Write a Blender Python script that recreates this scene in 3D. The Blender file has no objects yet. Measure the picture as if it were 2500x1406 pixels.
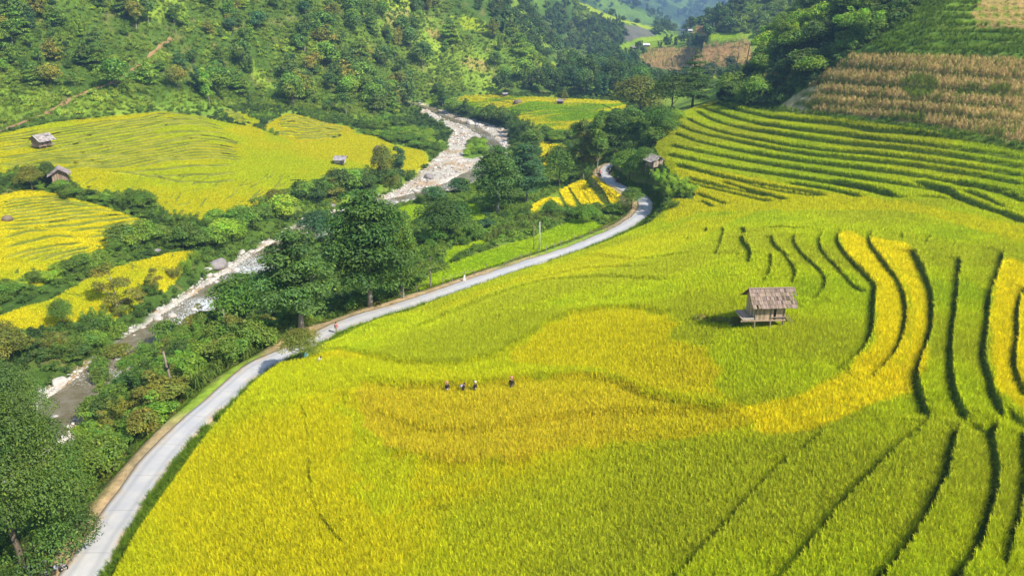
import bpy, math, random
import numpy as np
from mathutils import Vector, Matrix
rng = np.random.default_rng(11)
random.seed(5)
R = math.radians
sc = bpy.context.scene
col_main = sc.collection

# ------------------------------------------------------------------ camera model
S = 1.15                      # metres per design unit
F = 1950.0                    # focal length in photograph pixels
PITCH = R(21.5)
CZ = 30.0 * S
FW = np.array([0, math.cos(PITCH), -math.sin(PITCH)])
UP = np.array([0, math.sin(PITCH), math.cos(PITCH)])
CAM = np.array([0, 0, CZ])

def rays(px, py):
    px = np.atleast_1d(np.asarray(px, float)); py = np.atleast_1d(np.asarray(py, float))
    d = FW[None, :] + ((px - 1250) / F)[:, None] * np.array([1., 0, 0]) + ((703 - py) / F)[:, None] * UP
    return d

def proj(x, y, z):
    v = np.stack([x, y, z - CZ], -1)
    dep = v @ FW
    dep = np.where(dep < .1, .1, dep)
    return 1250 + F * v[..., 0] / dep, 703 - F * (v @ UP) / dep, dep

# ------------------------------------------------------------------ noise
def _hash(i, j, seed):
    h = (i.astype(np.int64) * 374761393 + j.astype(np.int64) * 668265263 + seed * 974711) & 0x7fffffff
    h = ((h ^ (h >> 13)) * 1274126177) & 0x7fffffff
    return ((h ^ (h >> 16)) & 0xffff) / 65535.0

def vnoise(x, y, seed=0):
    i = np.floor(x); j = np.floor(y)
    u = x - i; v = y - j
    u = u * u * (3 - 2 * u); v = v * v * (3 - 2 * v)
    a = _hash(i, j, seed); b = _hash(i + 1, j, seed); c = _hash(i, j + 1, seed); d = _hash(i + 1, j + 1, seed)
    return (a * (1 - u) + b * u) * (1 - v) + (c * (1 - u) + d * u) * v

def fbm(x, y, seed=0, octv=4):
    s = 0; a = .5; t = 0
    for k in range(octv):
        s = s + a * vnoise(x * 2 ** k + 17.3 * k, y * 2 ** k - 9.1 * k, seed + k); t += a; a *= .5
    return s / t

def sstep(a, b, x):
    t = np.clip((x - a) / (b - a), 0, 1)
    return t * t * (3 - 2 * t)

# ------------------------------------------------------------------ base terrain (control points: pixel ray + height)
ZP = [  # px, py, z (design units)
 # near field and road
 (1170,940,0),(1870,800,4.2),(800,1400,-1.2),(450,1400,-3.2),(1250,1400,-.3),(1700,1400,1.8),(2100,1400,4),(2480,1400,5),
 (620,960,-3.0),(780,890,-2.8),(190,1400,-6.2),(330,1200,-6.2),(470,1030,-6.3),(620,900,-6.5),(800,814,-6.8),(950,760,-7.0),(1150,690,-7.4),
 (1337,629,-8),(1473,580,-8.6),(1565,530,-9),(1579,490,-9.2),(1476,428,-9.5),
 (350,1290,-4.2),(850,1000,-1.4),(600,1150,-2.2),(1000,1150,-.8),(1500,1100,.6),(1900,1150,3),(2250,1150,5),(2480,1100,5.5),
 (1000,850,-1.8),(1300,800,-.6),(1300,720,-2.2),(1500,680,-1.5),(1600,600,-4),(1700,640,0),(1900,600,2.6),(1750,540,-2.5),
 (2100,560,2.5),(2300,640,4.5),(2480,700,5.5),(2150,800,4.8),(2480,900,6),(1560,800,1),(900,930,-1.5),(2200,1000,4.8),(2100,700,4),
 (1700,500,-4),(1900,490,-1),(2100,480,1),(2300,500,2.5),(2480,560,3.5),
 # right terraces
 (1640,330,-1.5),(1660,420,-3.5),(1740,258,1),(1900,300,3),(1900,400,0),(2100,320,5),(2100,400,2.2),(2300,360,5.5),(2300,430,3.2),(2480,400,5),(2480,470,3.5),
 (1620,480,-6),(1600,420,-5),(1600,300,-3),(1560,350,-8),
 # corn slope and upper terraces
 (1900,260,4),(1900,200,7.7),(1900,120,13.3),(2100,200,11.3),(2100,140,14.9),(2100,60,20.2),(2300,240,10.8),(2300,150,15.5),(2300,20,23.8),(2480,300,9),(2480,200,13.6),(2480,20,23.9),
 (2000,40,20),(1740,230,1.5),(1780,205,2),(1830,165,5),(1880,110,10),(1930,60,15),
 # left bank of road to river
 (100,1200,-9),(20,1350,-9),(300,1050,-10.5),(150,1060,-12.5),(420,950,-8.2),(560,850,-8.2),(700,780,-8),(880,740,-8.2),(1045,700,-8),(1200,640,-9),(1400,560,-10),
 (1000,640,-10.5),(1150,560,-12.5),(1010,530,-14.5),(1220,520,-13.5),(1300,515,-12.5),(1430,490,-11.5),(1500,480,-10),(1370,460,-14),(700,800,-9.5),(500,870,-12),
 # river
 (150,935,-16),(320,815,-16.5),(420,770,-17),(520,700,-17.4),(610,640,-17.8),(700,570,-18),(860,503,-18.4),(1000,462,-18.8),(1130,415,-19.2),(1180,350,-19.6),(1150,300,-20),(1040,265,-20.4),
 (50,1010,-15.6),
 # left fields
 (60,780,-13.2),(250,740,-14),(420,640,-15.4),(150,640,-13.2),(60,600,-12),(350,590,-14.6),(100,480,-10),(300,540,-13.4),(400,565,-15),(150,450,-8.6),
 (0,420,-7),(250,430,-9.4),(500,420,-12),(420,500,-13),(560,500,-15),(680,470,-16),(830,400,-14.4),(700,380,-12.8),(960,370,-16),(900,430,-17),(600,350,-10.5),
 (400,350,-8.2),(400,290,-5.5),(200,320,-5),(100,360,-5.2),(0,330,-4.2),(640,290,-9.5),(760,310,-12),(870,320,-14),(1000,320,-17.5),
 # valley
 (1110,240,-16),(1300,245,-15.6),(1500,250,-15),(1300,300,-16.5),(1420,310,-15.4),(1380,340,-16),(1330,380,-15.6),(1250,400,-16.5),(1220,230,-15.8),
 (1440,240,-15),(1560,240,-13),(1640,200,-16),(1700,190,-17.6),(1600,190,-18),(1640,140,-15),(1760,140,-14.5),(1600,100,-13),(1700,92,-11),(1830,85,-9),(1520,120,-18),
 (1400,140,-25),(1500,180,-20),(1300,200,-17.5),
]
DP = [  # px, py, horizontal range (design units)
 (0,230,246),(0,160,260),(0,80,274),(0,0,290),(200,270,240),(200,150,263),(200,0,295),(400,265,247),(400,140,273),(400,0,305),(600,258,262),(600,140,288),(600,0,318),
 (800,240,278),(800,120,308),(800,0,338),(950,230,312),(950,110,345),(950,0,375),(1060,235,326),(1100,120,360),(1060,0,394),(-300,0,286),(-300,200,248),(-300,330,222),
 (1200,220,335),(1200,150,356),(1300,215,362),(1290,160,386),
]
EXTRA = [ # theta deg, range, z
 (-34,330,62),(-20,360,62),(-10,420,62),(-3,470,50),(-45,300,60),(-50,200,-2),(-50,120,-12),(-50,70,-13),(-50,40,-9),(-50,15,-6),
 (0,8,-.5),(0,20,-1),(30,20,3),(50,30,6),(50,60,7.5),(50,100,5),(50,160,16),(50,300,60),(36,220,30),(36,350,60),(26,300,34),(17.5,310,0),(17,370,-8),(22,340,18),(-30,20,-6),
 (5,640,-32),(12,690,-36),(17,690,-30),(8,900,-60),(14,900,-60),(8,1300,-95),(14,1300,-95),(0,1300,-70),(8,2000,-150),(14,2000,-150),(8,3000,-220),(16,3000,-210),(0,3000,-180),
 (-10,1000,30),(25,800,60),(-25,900,90),(40,900,90),(-30,3000,90),(30,3000,90),
]
ctrl = []
for px, py, z in ZP:
    d = rays(px, py)[0]; e = d[2] / math.hypot(d[0], d[1])
    r = (z - 30.0) / e
    ctrl.append((math.atan2(d[0], d[1]), math.log(r), z))
for px, py, r in DP:
    d = rays(px, py)[0]; e = d[2] / math.hypot(d[0], d[1])
    ctrl.append((math.atan2(d[0], d[1]), math.log(r), 30 + r * e))
for t, r, z in EXTRA:
    ctrl.append((R(t), math.log(r), z))
ctrl = np.array(ctrl)
TS = 3.0
def _tps(r2):
    return .5 * r2 * np.log(r2 + 1e-9)
CP = np.stack([ctrl[:, 0] * TS, ctrl[:, 1]], -1)
n = len(CP)
K = _tps(((CP[:, None] - CP[None]) ** 2).sum(-1)) + np.eye(n) * 2e-4
Pm = np.hstack([np.ones((n, 1)), CP])
A = np.block([[K, Pm], [Pm.T, np.zeros((3, 3))]])
W = np.linalg.solve(A, np.concatenate([ctrl[:, 2], np.zeros(3)]))
TH0, TH1, NT = -.9, .9, 601
SL0, SL1, NS = math.log(5), math.log(4200), 561
gt = np.linspace(TH0, TH1, NT); gs = np.linspace(SL0, SL1, NS)
GT, GS = np.meshgrid(gt, gs, indexing='ij')
Q = np.stack([GT.ravel() * TS, GS.ravel()], -1)
GZ = np.zeros(len(Q))
for a in range(0, len(Q), 20000):
    q = Q[a:a + 20000]
    GZ[a:a + 20000] = _tps(((q[:, None] - CP[None]) ** 2).sum(-1)) @ W[:n] + W[n] + q @ W[n + 1:]
GZ = np.clip(GZ, -400, 400).reshape(NT, NS)
GR = np.exp(GS)                       # design units
GX, GY = GR * np.sin(GT), GR * np.cos(GT)

def seg_dist(P, x, y):
    """distance to a polyline, arc length at the foot, side (+ left of travel), index+t"""
    P = np.asarray(P, float)
    best = np.full(x.shape, 1e18); arc = np.zeros(x.shape); side = np.ones(x.shape); par = np.zeros(x.shape)
    L = 0.0
    for k in range(len(P) - 1):
        ax, ay = P[k, :2]; bx, by = P[k + 1, :2]
        dx, dy = bx - ax, by - ay
        l2 = dx * dx + dy * dy + 1e-12; l = math.sqrt(l2)
        t = np.clip(((x - ax) * dx + (y - ay) * dy) / l2, 0, 1)
        ex = x - ax - t * dx; ey = y - ay - t * dy
        d2 = ex * ex + ey * ey
        m = d2 < best
        best = np.where(m, d2, best); arc = np.where(m, L + t * l, arc); par = np.where(m, k + t, par)
        side = np.where(m, np.where(dx * ey - dy * ex >= 0, 1.0, -1.0), side)
        L += l
    return np.sqrt(best), arc, side, par, L

def ridge_pts(lst):
    out = []
    for px, py, r in lst:
        d = rays(px, py)[0]; h = math.hypot(d[0], d[1]); e = d[2] / h
        out.append((r * d[0] / h, r * d[1] / h, 30 + r * e))
    return np.array(out)
RIDGES = [
 ([(1000,-90,400),(1060,0,396),(1130,35,392),(1200,72,388),(1250,98,392),(1300,122,402),(1340,150,410),(1385,178,415)], .42, .42),
 ([(1150,-230,690),(1300,-90,690),(1400,0,690),(1450,18,695),(1500,40,700),(1560,58,710),(1620,70,720),(1680,86,730)], .40, .3),
 ([(1300,-160,1300),(1420,-60,1300),(1480,-16,1300),(1560,14,1310),(1610,36,1320),(1660,66,1330),(1700,90,1340)], .36, .3),
 ([(1200,-260,2500),(1450,-150,2500),(1600,-70,2450),(1680,-30,2450),(1735,-4,2500),(1770,-14,2500),(1900,-60,2500),(2100,-160,2500)], .3, .3),
 ([(1662,90,560),(1690,66,562),(1715,48,566),(1740,30,570),(1770,12,572),(1800,-10,572),(1900,-90,560),(2050,-180,540)], .5, .5),
]
for lst, sl, sl2 in RIDGES:
    P = ridge_pts(lst)
    m = (GR > np.hypot(P[:, 0], P[:, 1]).min() * .6)
    d, arc, side, par, L = seg_dist(P, GX[m], GY[m])
    zc = np.interp(par, np.arange(len(P)), P[:, 2])
    wob = (fbm(GX[m] / 55, GY[m] / 55, 31) - .5) * 16 * np.clip(d / 60, 0, 1)
    zr = zc - sl * d + wob
    # endings fall away
    GZ[m] = np.maximum(GZ[m], zr)
# knoll with the wood, mid valley
d = rays(1450, 215)[0]; h = math.hypot(d[0], d[1])
kx, ky = 332 * d[0] / h, 332 * d[1] / h
GZ += 7.5 * np.exp(-(((GX - kx) / 19) ** 2 + ((GY - ky - 6) / 14) ** 2))
# relief of the wooded slopes
ggr = np.gradient(GZ, axis=1) / np.gradient(GR, axis=1)
hm = sstep(.16, .34, np.abs(ggr)) * sstep(180, 230, GR)
GZ += hm * ((fbm(GX / 26, GY / 26, 3, 5) - .5) * 7 + (fbm(GX / 90, GY / 90, 5, 3) - .5) * 10)
GZ *= S
LS = math.log(S)

def base(x, y):
    th = np.clip(np.arctan2(x, y), TH0, TH1 - 1e-6)
    s = np.clip(.5 * np.log(x * x + y * y + 1e-9) - LS, SL0, SL1 - 1e-6)
    u = (th - TH0) / (TH1 - TH0) * (NT - 1); v = (s - SL0) / (SL1 - SL0) * (NS - 1)
    i = np.clip(u.astype(int), 0, NT - 2); j = np.clip(v.astype(int), 0, NS - 2)
    u = u - i; v = v - j
    return (GZ[i, j] * (1 - u) + GZ[i + 1, j] * u) * (1 - v) + (GZ[i, j + 1] * (1 - u) + GZ[i + 1, j + 1] * u) * v

def hit(px, py, H=base, tmax=4000, lift=0.0):
    d = rays(px, py)
    d = d / np.hypot(d[:, 0], d[:, 1])[:, None]
    t = np.full(len(d), 12.0); prev = t.copy(); done = np.zeros(len(d), bool)
    step = 1.006 if len(d) > 3 and H is base else 1.012
    for k in range(1000):
        x, y, z = t * d[:, 0], t * d[:, 1], CZ + t * d[:, 2]
        below = (z < H(x, y) + lift) & ~done
        done |= below
        if done.all() or t.max() > tmax: break
        prev = np.where(done, prev, t)
        t = np.where(done, t, t * step)
    lo, hi = prev, t
    for k in range(18):
        mid = .5 * (lo + hi)
        b = CZ + mid * d[:, 2] < H(mid * d[:, 0], mid * d[:, 1]) + lift
        hi = np.where(b, mid, hi); lo = np.where(b, lo, mid)
    return np.stack([hi * d[:, 0], hi * d[:, 1], H(hi * d[:, 0], hi * d[:, 1])], -1)

def densify(pts, step=25):
    out = [pts[0]]
    for a, b in zip(pts[:-1], pts[1:]):
        k = max(1, int(math.hypot(b[0] - a[0], b[1] - a[1]) / step))
        for i in range(1, k + 1):
            out.append((a[0] + (b[0] - a[0]) * i / k, a[1] + (b[1] - a[1]) * i / k))
    return np.array(out, float)

def smooth_line(P, n_iter=2):
    P = np.asarray(P, float)
    for _ in range(n_iter):
        Q = P.copy(); Q[1:-1] = .25 * P[:-2] + .5 * P[1:-1] + .25 * P[2:]; P = Q
    return P

def trace(pts, step=12, H=base, sm=1):
    d = densify(pts, step)
    return smooth_line(hit(d[:, 0], d[:, 1], H), sm)

def inpoly(P, x, y):
    P = np.asarray(P)[:, :2]
    res = np.zeros(x.shape, bool)
    m = (x >= P[:, 0].min()) & (x <= P[:, 0].max()) & (y >= P[:, 1].min()) & (y <= P[:, 1].max())
    if not m.any(): return res
    xs, ys = x[m], y[m]; r = np.zeros(xs.shape, bool)
    j = len(P) - 1
    for i in range(len(P)):
        yi, yj = P[i, 1], P[j, 1]
        if yi != yj:
            c = (yi > ys) != (yj > ys)
            r ^= c & (xs < (P[j, 0] - P[i, 0]) * (ys - yi) / (yj - yi) + P[i, 0])
        j = i
    res[m] = r
    return res

def zone(pts, step=25):
    d = densify(list(pts) + [pts[0]], step)
    return hit(d[:, 0], d[:, 1])
# ------------------------------------------------------------------ road
ROAD_PX = [(60,1640),(120,1520),(190,1400),(228,1338),(263,1278),(307,1230),(340,1184),(383,1132),(422,1078),(453,1039),(495,1007),(537,974),(582,932),(616,900),(652,873),
 (690,855),(735,838),(800,814),(822,803),(846,791),(872,781),(905,770),(950,757),(1000,741),(1084,714),(1149,691),(1200,673),(1270,650),(1337,629),(1405,606),(1473,580),(1527,556),
 (1562,534),(1580,512),(1583,496),(1575,482),(1557,472),(1532,464),(1507,456),(1489,443),(1477,431),(1472,420),(1477,410),(1492,402),(1520,394),(1550,388)]
ROAD = smooth_line(hit(*zip(*ROAD_PX)), 1)
def resample(P, step):
    P = np.asarray(P, float)
    d = np.r_[0, np.cumsum(np.hypot(np.diff(P[:, 0]), np.diff(P[:, 1])))]
    s = np.linspace(0, d[-1], max(2, int(d[-1] / step)))
    return np.stack([np.interp(s, d, P[:, k]) for k in range(P.shape[1])], -1)
ROAD = smooth_line(resample(ROAD, 2.0), 6)
ROAD[:, 2] = smooth_line(ROAD[:, 2:3], 10)[:, 0]
ROAD_HW = 1.62
# ------------------------------------------------------------------ river bed (bank pairs)
BANKS = [((-150,1130),(-60,1230)),((-20,1045),(60,1115)),((100,965),(190,1005)),((150,910),(265,955)),((285,815),(375,850)),((335,780),(435,812)),((395,735),(505,788)),((445,700),(570,738)),
 ((500,655),(640,692)),((570,615),(680,642)),((650,572),(750,600)),((735,530),(820,562)),((860,495),(910,515)),((920,475),(985,495)),((1010,443),(1065,472)),
 ((1080,402),(1155,440)),((1090,365),(1215,395)),((1085,335),(1255,355)),((1125,303),(1225,325)),((1085,285),(1150,302)),((1030,265),(1085,277)),((1018,253),(1055,260)),((1000,243),(1020,248))]
BL = hit(*zip(*[b[0] for b in BANKS])); BR = hit(*zip(*[b[1] for b in BANKS]))
RC = .5 * (BL + BR); RHW = .5 * np.hypot(BL[:, 0] - BR[:, 0], BL[:, 1] - BR[:, 1])
RZ = np.minimum(BL[:, 2], BR[:, 2]) - .5
RZ = np.interp(np.arange(len(RZ)), np.arange(len(RZ)), RZ)
for _ in range(4):
    RZ[1:-1] = .25 * RZ[:-2] + .5 * RZ[1:-1] + .25 * RZ[2:]
RHW = np.clip(RHW, 3, 16) * np.interp(np.arange(len(RHW)), [0, 12, 15, 17, 22], [.92, .9, .85, .68, .62])
# the running water inside the bed
WAT = [((-105,1180),5),((-60,1150),5),((20,1080),4),((140,985),4),((210,925),3.5),((330,835),4.5),((400,795),5),((470,745),5.2),((540,700),5.2),((600,662),5),((650,618),4.6),((720,575),4),((790,540),3.6),((868,505),3.2),((930,489),3),
 ((1000,474),2.8),((1060,459),3.2),((1115,438),3.6),((1160,412),3.2),((1200,392),2.2),((1222,368),2),((1215,346),2),((1180,318),2),((1140,300),1.8),((1100,289),1.6),((1060,272),1.6),((1035,260),1.6),((1008,246),1.6)]
WP = hit(*zip(*[w[0] for w in WAT])); WHW = np.array([w[1] for w in WAT]) * .72
WHW[18:] *= 1.25
POOL = hit([1112], [374])[0]
ISLAND = zone([(1128,378),(1140,355),(1160,335),(1180,331),(1197,342),(1192,362),(1175,374),(1150,382)], 15)

def river_e(x, y):
    d, arc, side, par, L = seg_dist(RC, x, y)
    hw = np.interp(par, np.arange(len(RC)), RHW); z = np.interp(par, np.arange(len(RC)), RZ)
    return d - hw + (fbm(x / 5, y / 5, 71, 3) - .5) * 2.4, z

# ------------------------------------------------------------------ terrace edges; every list runs with the uphill side on its left
def z6(l): return [(1650 + a / 2.929, 460 + b / 2.929) for a, b in l]
def z8(l): return [(1650 + a / 2.929, 926 + b / 2.929) for a, b in l]
def z3(l): return [(1650 + a / 2.929, b / 2.929) for a, b in l]
def z1(l): return [(a / 2.929, b / 2.929) for a, b in l]
def z4(l): return [(a / 2.929, 460 + b / 2.929) for a, b in l]
def z2(l): return [(825 + a / 2.929, b / 2.929) for a, b in l]
LINES = []   # (pixels, riser, decay, gap, group)
def add(l, r, w, g, grp): LINES.append((l, r, w, g, grp))
J = [
 (z6([(222,292),(225,330)]),.5,.34),(z6([(340,290),(360,318),(325,365),(338,400),(310,460),(285,500)]),.55,.36),
 (z6([(480,290),(505,345)]),.6,.5),(z6([(470,355),(488,410),(540,450),(546,500),(525,555)]),.65,.5),(z6([(470,460),(430,520)]),.3,.25),(z6([(100,360),(85,390)]),.3,.2),
 (z6([(690,350),(690,400),(705,440),(745,440),(790,500),(830,560),(870,620),(860,670),(835,710)]),.62,.42),
 (z6([(682,475),(690,560),(690,600),(665,650),(635,690)]),.5,.28),
 (z6([(855,345),(832,380),(850,430),(900,490),(960,540),(1020,590),(1070,640),(1090,680),(1075,730),(1040,780),(990,830)]),.66,.42),
 (z6([(1075,310),(1030,360),(1020,400),(1030,450),(1080,510),(1130,560),(1180,610),(1220,670),(1270,710),(1340,745),(1395,752)]),.7,.42),
 (z6([(1205,310),(1150,360),(1150,400),(1190,460),(1250,530),(1310,590),(1370,650),(1430,710),(1435,740),(1412,800),(1415,900),(1408,1000),(1400,1080),(1370,1150),(1310,1230),(1230,1290),(1150,1340)]),.8,.5),
 (z6([(1415,330),(1370,380),(1390,430),(1450,490),(1500,560),(1560,640),(1610,720),(1640,820),(1650,900),(1640,1000),(1620,1080),(1590,1160),(1555,1230),(1480,1310),(1400,1380)]),.6,.34),
 (z6([(1633,340),(1615,382)]),.4,.25),(z6([(1830,355),(1795,415)]),.4,.25),(z6([(2010,400),(1990,440)]),.4,.22),
 (z6([(1690,455),(1720,500),(1750,570),(1790,660),(1820,740),(1835,820),(1835,920),(1830,1020),(1810,1100),(1780,1180),(1750,1260),(1720,1340),(1712,1395)])+z8([(1740,80),(1760,160),(1790,250),(1815,312)]),.85,.5),
 (z8([(1822,314),(1740,400),(1640,480),(1560,560),(1480,630),(1400,720),(1320,800),(1240,870),(1180,950),(1110,1040),(1030,1130),(930,1260),(810,1400),(700,1530)]),.6,.3),
 (z6([(2030,510),(2042,560),(2022,640),(2012,740),(2000,850),(1990,950),(1975,1050),(1965,1150),(1965,1250),(1972,1330),(1980,1395)])+z8([(1995,130),(2030,220),(2090,310),(2085,335)]),.8,.5),
 (z8([(2050,345),(2020,380),(1990,450),(1970,560),(1950,660),(1920,750),(1870,860),(1820,980),(1760,1090),(1660,1230),(1520,1400),(1420,1530)]),.75,.5),
 (z6([(2360,460),(2312,500),(2345,545),(2310,600),(2290,680),(2250,760),(2235,860),(2230,960),(2220,1060),(2200,1150),(2200,1240),(2230,1330),(2255,1395)])+z8([(2262,100),(2300,190),(2340,270),(2330,310)]),.85,.5),
 (z8([(2325,315),(2270,370),(2262,460),(2290,560),(2310,680),(2300,780),(2280,880),(2250,990),(2210,1090),(2190,1200),(2130,1300),(2060,1400),(1980,1520)]),.8,.52),
 (z6([(2500,720),(2462,800),(2440,900),(2438,1000),(2440,1100),(2420,1200),(2420,1300),(2440,1395)])+z8([(2450,40),(2480,100),(2520,200)]),.7,.45),
 (z8([(2480,400),(2485,520),(2500,700),(2480,900),(2420,1150),(2340,1400)]),.6,.4),
 (z8([(1095,380),(1000,470),(920,540),(820,590),(750,650),(700,700),(640,770),(560,850),(480,930),(420,1010),(340,1100),(250,1190),(150,1300),(60,1400),(-60,1520)]),.5,.26),
 (z8([(2560,430),(2350,235)])[::-1],.35,.2),(z8([(2270,385),(2090,335)])[::-1],.4,.25),
 (z6([(650,295),(720,298),(790,285),(830,300),(910,312),(940,290)]),.3,.18),
 ([(848,1000),(840,960)][::-1],.3,.1),([(735,985),(745,1015),(754,1065),(757,1150),(766,1230),(800,1290),(850,1340)],.2,.09),([(620,985),(700,975),(790,978),(840,1000),(850,1060),(862,1120)][::-1],.25,.0),
 ([(940,1100),(1010,1125),(1120,1137),(1230,1138),(1320,1122)],.3,.0),([(900,1010),(1010,1050),(1150,1060),(1300,1035),(1480,1015),(1700,1010)],.3,.0),
 ([(880,935),(1000,950),(1160,948),(1250,935),(1400,925),(1500,935),(1580,975),(1700,1000),(1800,1012)],.4,.0),
 ([(790,865),(830,857),(900,872),(960,888),(1050,893),(1130,893),(1220,872),(1280,832),(1340,792),(1400,770),(1480,758),(1560,757),(1640,775)],.35,.0),
 ([(1010,810),(1100,770),(1240,715),(1330,690),(1480,680),(1640,690)],.3,.0),([(1430,625),(1560,640),(1700,620)],.25,.0),([(1300,690),(1430,660),(1600,655)],.25,.0),
]
for l, r, g in J: add(l, r * .9, 2.2, (g * .72 if g > .35 else g * 1.12), 'J')
Kl = [
 ([(250,752),(330,742),(420,790),(600,830),(800,860),(1000,880),(1200,900),(1400,940),(1700,960),(2000,990),(2300,1030),(2520,1085)]),
 ([(200,780),(300,810),(450,860),(650,900),(850,930),(1050,955),(1300,985),(1440,1008),(1800,1048),(2100,1090),(2520,1152)]),
 ([(150,800),(230,850),(330,890),(500,930),(700,960),(950,1000),(1200,1035),(1500,1060),(1900,1112),(2200,1160),(2520,1216)]),
 ([(80,850),(130,880),(250,930),(400,970),(600,1010),(850,1060),(1100,1090),(1400,1112),(1700,1150),(2000,1192),(2300,1240),(2520,1278)]),
 ([(0,885),(100,940),(250,980),(450,1020),(700,1070),(1000,1120),(1300,1150),(1600,1180),(1900,1225),(2200,1275),(2520,1340)]),
 ([(0,960),(150,1020),(400,1075),(700,1130),(1000,1175),(1300,1210),(1600,1250),(1900,1300),(2200,1360),(2520,1430)]),
 ([(-40,1045),(200,1100),(500,1155),(800,1205),(1100,1250),(1500,1310),(1900,1375),(2050,1408)]),
 ([(-60,1110),(300,1190),(600,1240),(900,1285),(1200,1335),(1500,1390),(1580,1420)]),
 ([(0,1180),(250,1250),(450,1300),(700,1350),(1000,1398),(1100,1420)]),
 ([(60,1280),(300,1340),(550,1395),(700,1430)]),
]
for l in Kl: add(z3(l), .85, 1.5, .5, 'K')
for l, r, g in [([(150,40),(260,85),(380,130)],.6,.4),([(180,90),(290,150)],.6,.4),([(40,-50),(250,0),(480,55),(700,112)],.8,.5),([(330,-40),(550,38),(700,70),(820,100)],.8,.45),
   ([(500,-20),(700,20),(900,50),(1040,70)],.8,.5),([(800,-30),(1100,20),(1250,50),(1350,82)],.8,.5),([(1100,-40),(1360,10),(1480,45),(1580,78),(1690,72)],.9,.5),([(1690,72),(1850,75),(2040,100)],.5,.3),
   ([(1700,-40),(1940,30),(2000,70),(2200,150),(2380,205),(2540,280)],1.3,.9),([(2040,20),(2150,55),(2250,92),(2400,190)],.8,.5),([(2350,40),(2430,75),(2540,130)],.8,.5),([(1990,-40),(2250,20),(2540,60)],.7,.4)]:
    add(z6(l), r, 1.4, g, 'K')
def between(a, b, m, step=8):
    a = densify(a, 10); b = densify(b, 10)
    n = 24
    ra = resample(a, 1); rb = resample(b, 1)
    ia = np.linspace(0, len(ra) - 1, n).astype(int); ib = np.linspace(0, len(rb) - 1, n).astype(int)
    out = []
    for k in range(m):
        t = (k + rng.uniform(-.08, .08)) / m
        t = max(0, t)
        c = ra[ia] * (1 - t) + rb[ib] * t
        x0, x1 = 0, n
        if rng.random() < .35: x0 = rng.integers(0, n // 3)
        if rng.random() < .35: x1 = n - rng.integers(0, n // 3)
        ph = rng.uniform(0, 6)
        c = c + np.stack([0 * c[:, 0], 2.2 * np.sin(np.arange(n) * .9 + ph)], -1)
        out.append([tuple(p) for p in c[x0:x1]])
    return out
AK = [z1(l) for l in ([(-30,985),(300,940),(600,895),(1000,850),(1200,815),(1400,818)],[(-30,1085),(200,1050),(500,1000),(900,930),(1200,880),(1420,870),(1600,915)],
 [(-30,1180),(250,1130),(600,1090),(900,1040),(1150,990),(1400,950),(1600,965),(1730,1010)],[(130,1210),(400,1170),(560,1178),(800,1150),(1100,1100),(1350,1060),(1600,1052),(1700,1085)],
 [(600,1230),(800,1210),(1000,1190),(1150,1155),(1400,1132),(1600,1132),(1750,1150)],[(1090,1240),(1150,1275),(1250,1300),(1500,1312),(1700,1285)])]
for k, m in enumerate((5, 5, 5, 4, 3)):
    for l in between(AK[k], AK[k + 1], m): add(l, .6, 1.4, .42, 'A')
add(AK[5], .6, 1.5, .3, 'A')
for k in range(46):     # short ends of bunds on the lower apron
    t = rng.random(); cx = 200 + 520 * t; cy = 440 + 70 * rng.random() - 20 * t
    a = rng.uniform(.2, 1.2); Lp = rng.uniform(14, 34)
    add([(cx + Lp * math.cos(a), cy - Lp * .6 * math.sin(a)), (cx + 4, cy + 2), (cx - Lp * .5 * math.cos(a), cy + Lp * .5 * math.sin(a))][::-1], .35, 1.2, .22, 'A')
Ds = [z1(l) for l in ([(2000,850),(2100,830),(2250,870),(2480,900)],[(1950,990),(2100,1010),(2300,1000),(2430,985)])]
for l in between(Ds[0], Ds[1], 9): add(l, .7, 1.5, .4, 'A')
Ds = [z1(l) for l in ([(1560,800),(1650,800),(1740,830)],[(1700,870),(1760,890),(1830,900)])]
for l in between(Ds[0], Ds[1], 5): add(l, .7, 1.5, .5, 'A')
Bk = [z4(l) for l in ([(-20,112),(150,80),(350,60),(480,76)],[(-20,200),(250,150),(500,120),(720,132)],[(0,272),(300,250),(600,212),(850,190),(960,202)],[(450,300),(700,290),(900,242),(1060,226)],[(600,350),(850,330),(1000,290),(1130,272)],[(720,405),(950,390),(1100,342),(1180,302)])]
for k, m in enumerate((4, 4, 2, 2, 2)):
    for l in between(Bk[k], Bk[k + 1], m): add(l, .5, 1.6, .42, 'B')
for l in ([(0,365),(200,305),(380,297)],[(0,432),(200,382),(400,335),(560,352)],[(15,505),(200,450),(450,402),(600,390)],[(100,512),(200,480),(300,455),(500,420)],[(170,522),(300,490),(480,455),(640,425)],[(270,522),(420,470),(540,440),(670,412)],[(370,522),(500,475),(660,442)],[(470,525),(600,480),(700,452)],[(100,625),(130,570)],[(225,610),(240,560)],[(0,300),(60,290),(300,290)]):
    add(z4(l), .5, 1.6, .42, 'B')
for l in ([(850,520),(950,545),(1010,575)],[(1225,510),(1240,460)],[(420,740),(560,770),(680,780)],[(680,640),(690,600)],[(960,600),(930,540)],[(1140,580),(1170,560)]):
    add(z4(l), .3, 1.5, .2, 'C')
for l in ([(1000,690),(1150,705),(1300,720)],[(1120,715),(1250,740)],[(1480,730),(1600,745),(1750,735)],[(1650,745),(1750,740),(1850,760)],[(1780,760),(1900,765)],[(1880,745),(1930,760),(1970,785)],[(1600,775),(1800,790),(1950,775)],[(1150,800),(1300,790),(1400,800)],[(1250,830),(1420,815)],[(1350,845),(1480,820),(1560,812)],[(1500,840),(1640,820)],[(850,720),(950,700)],[(900,745),(1100,735)]):
    add(z2(l), .4, 1.8, .3, 'E')
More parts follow.
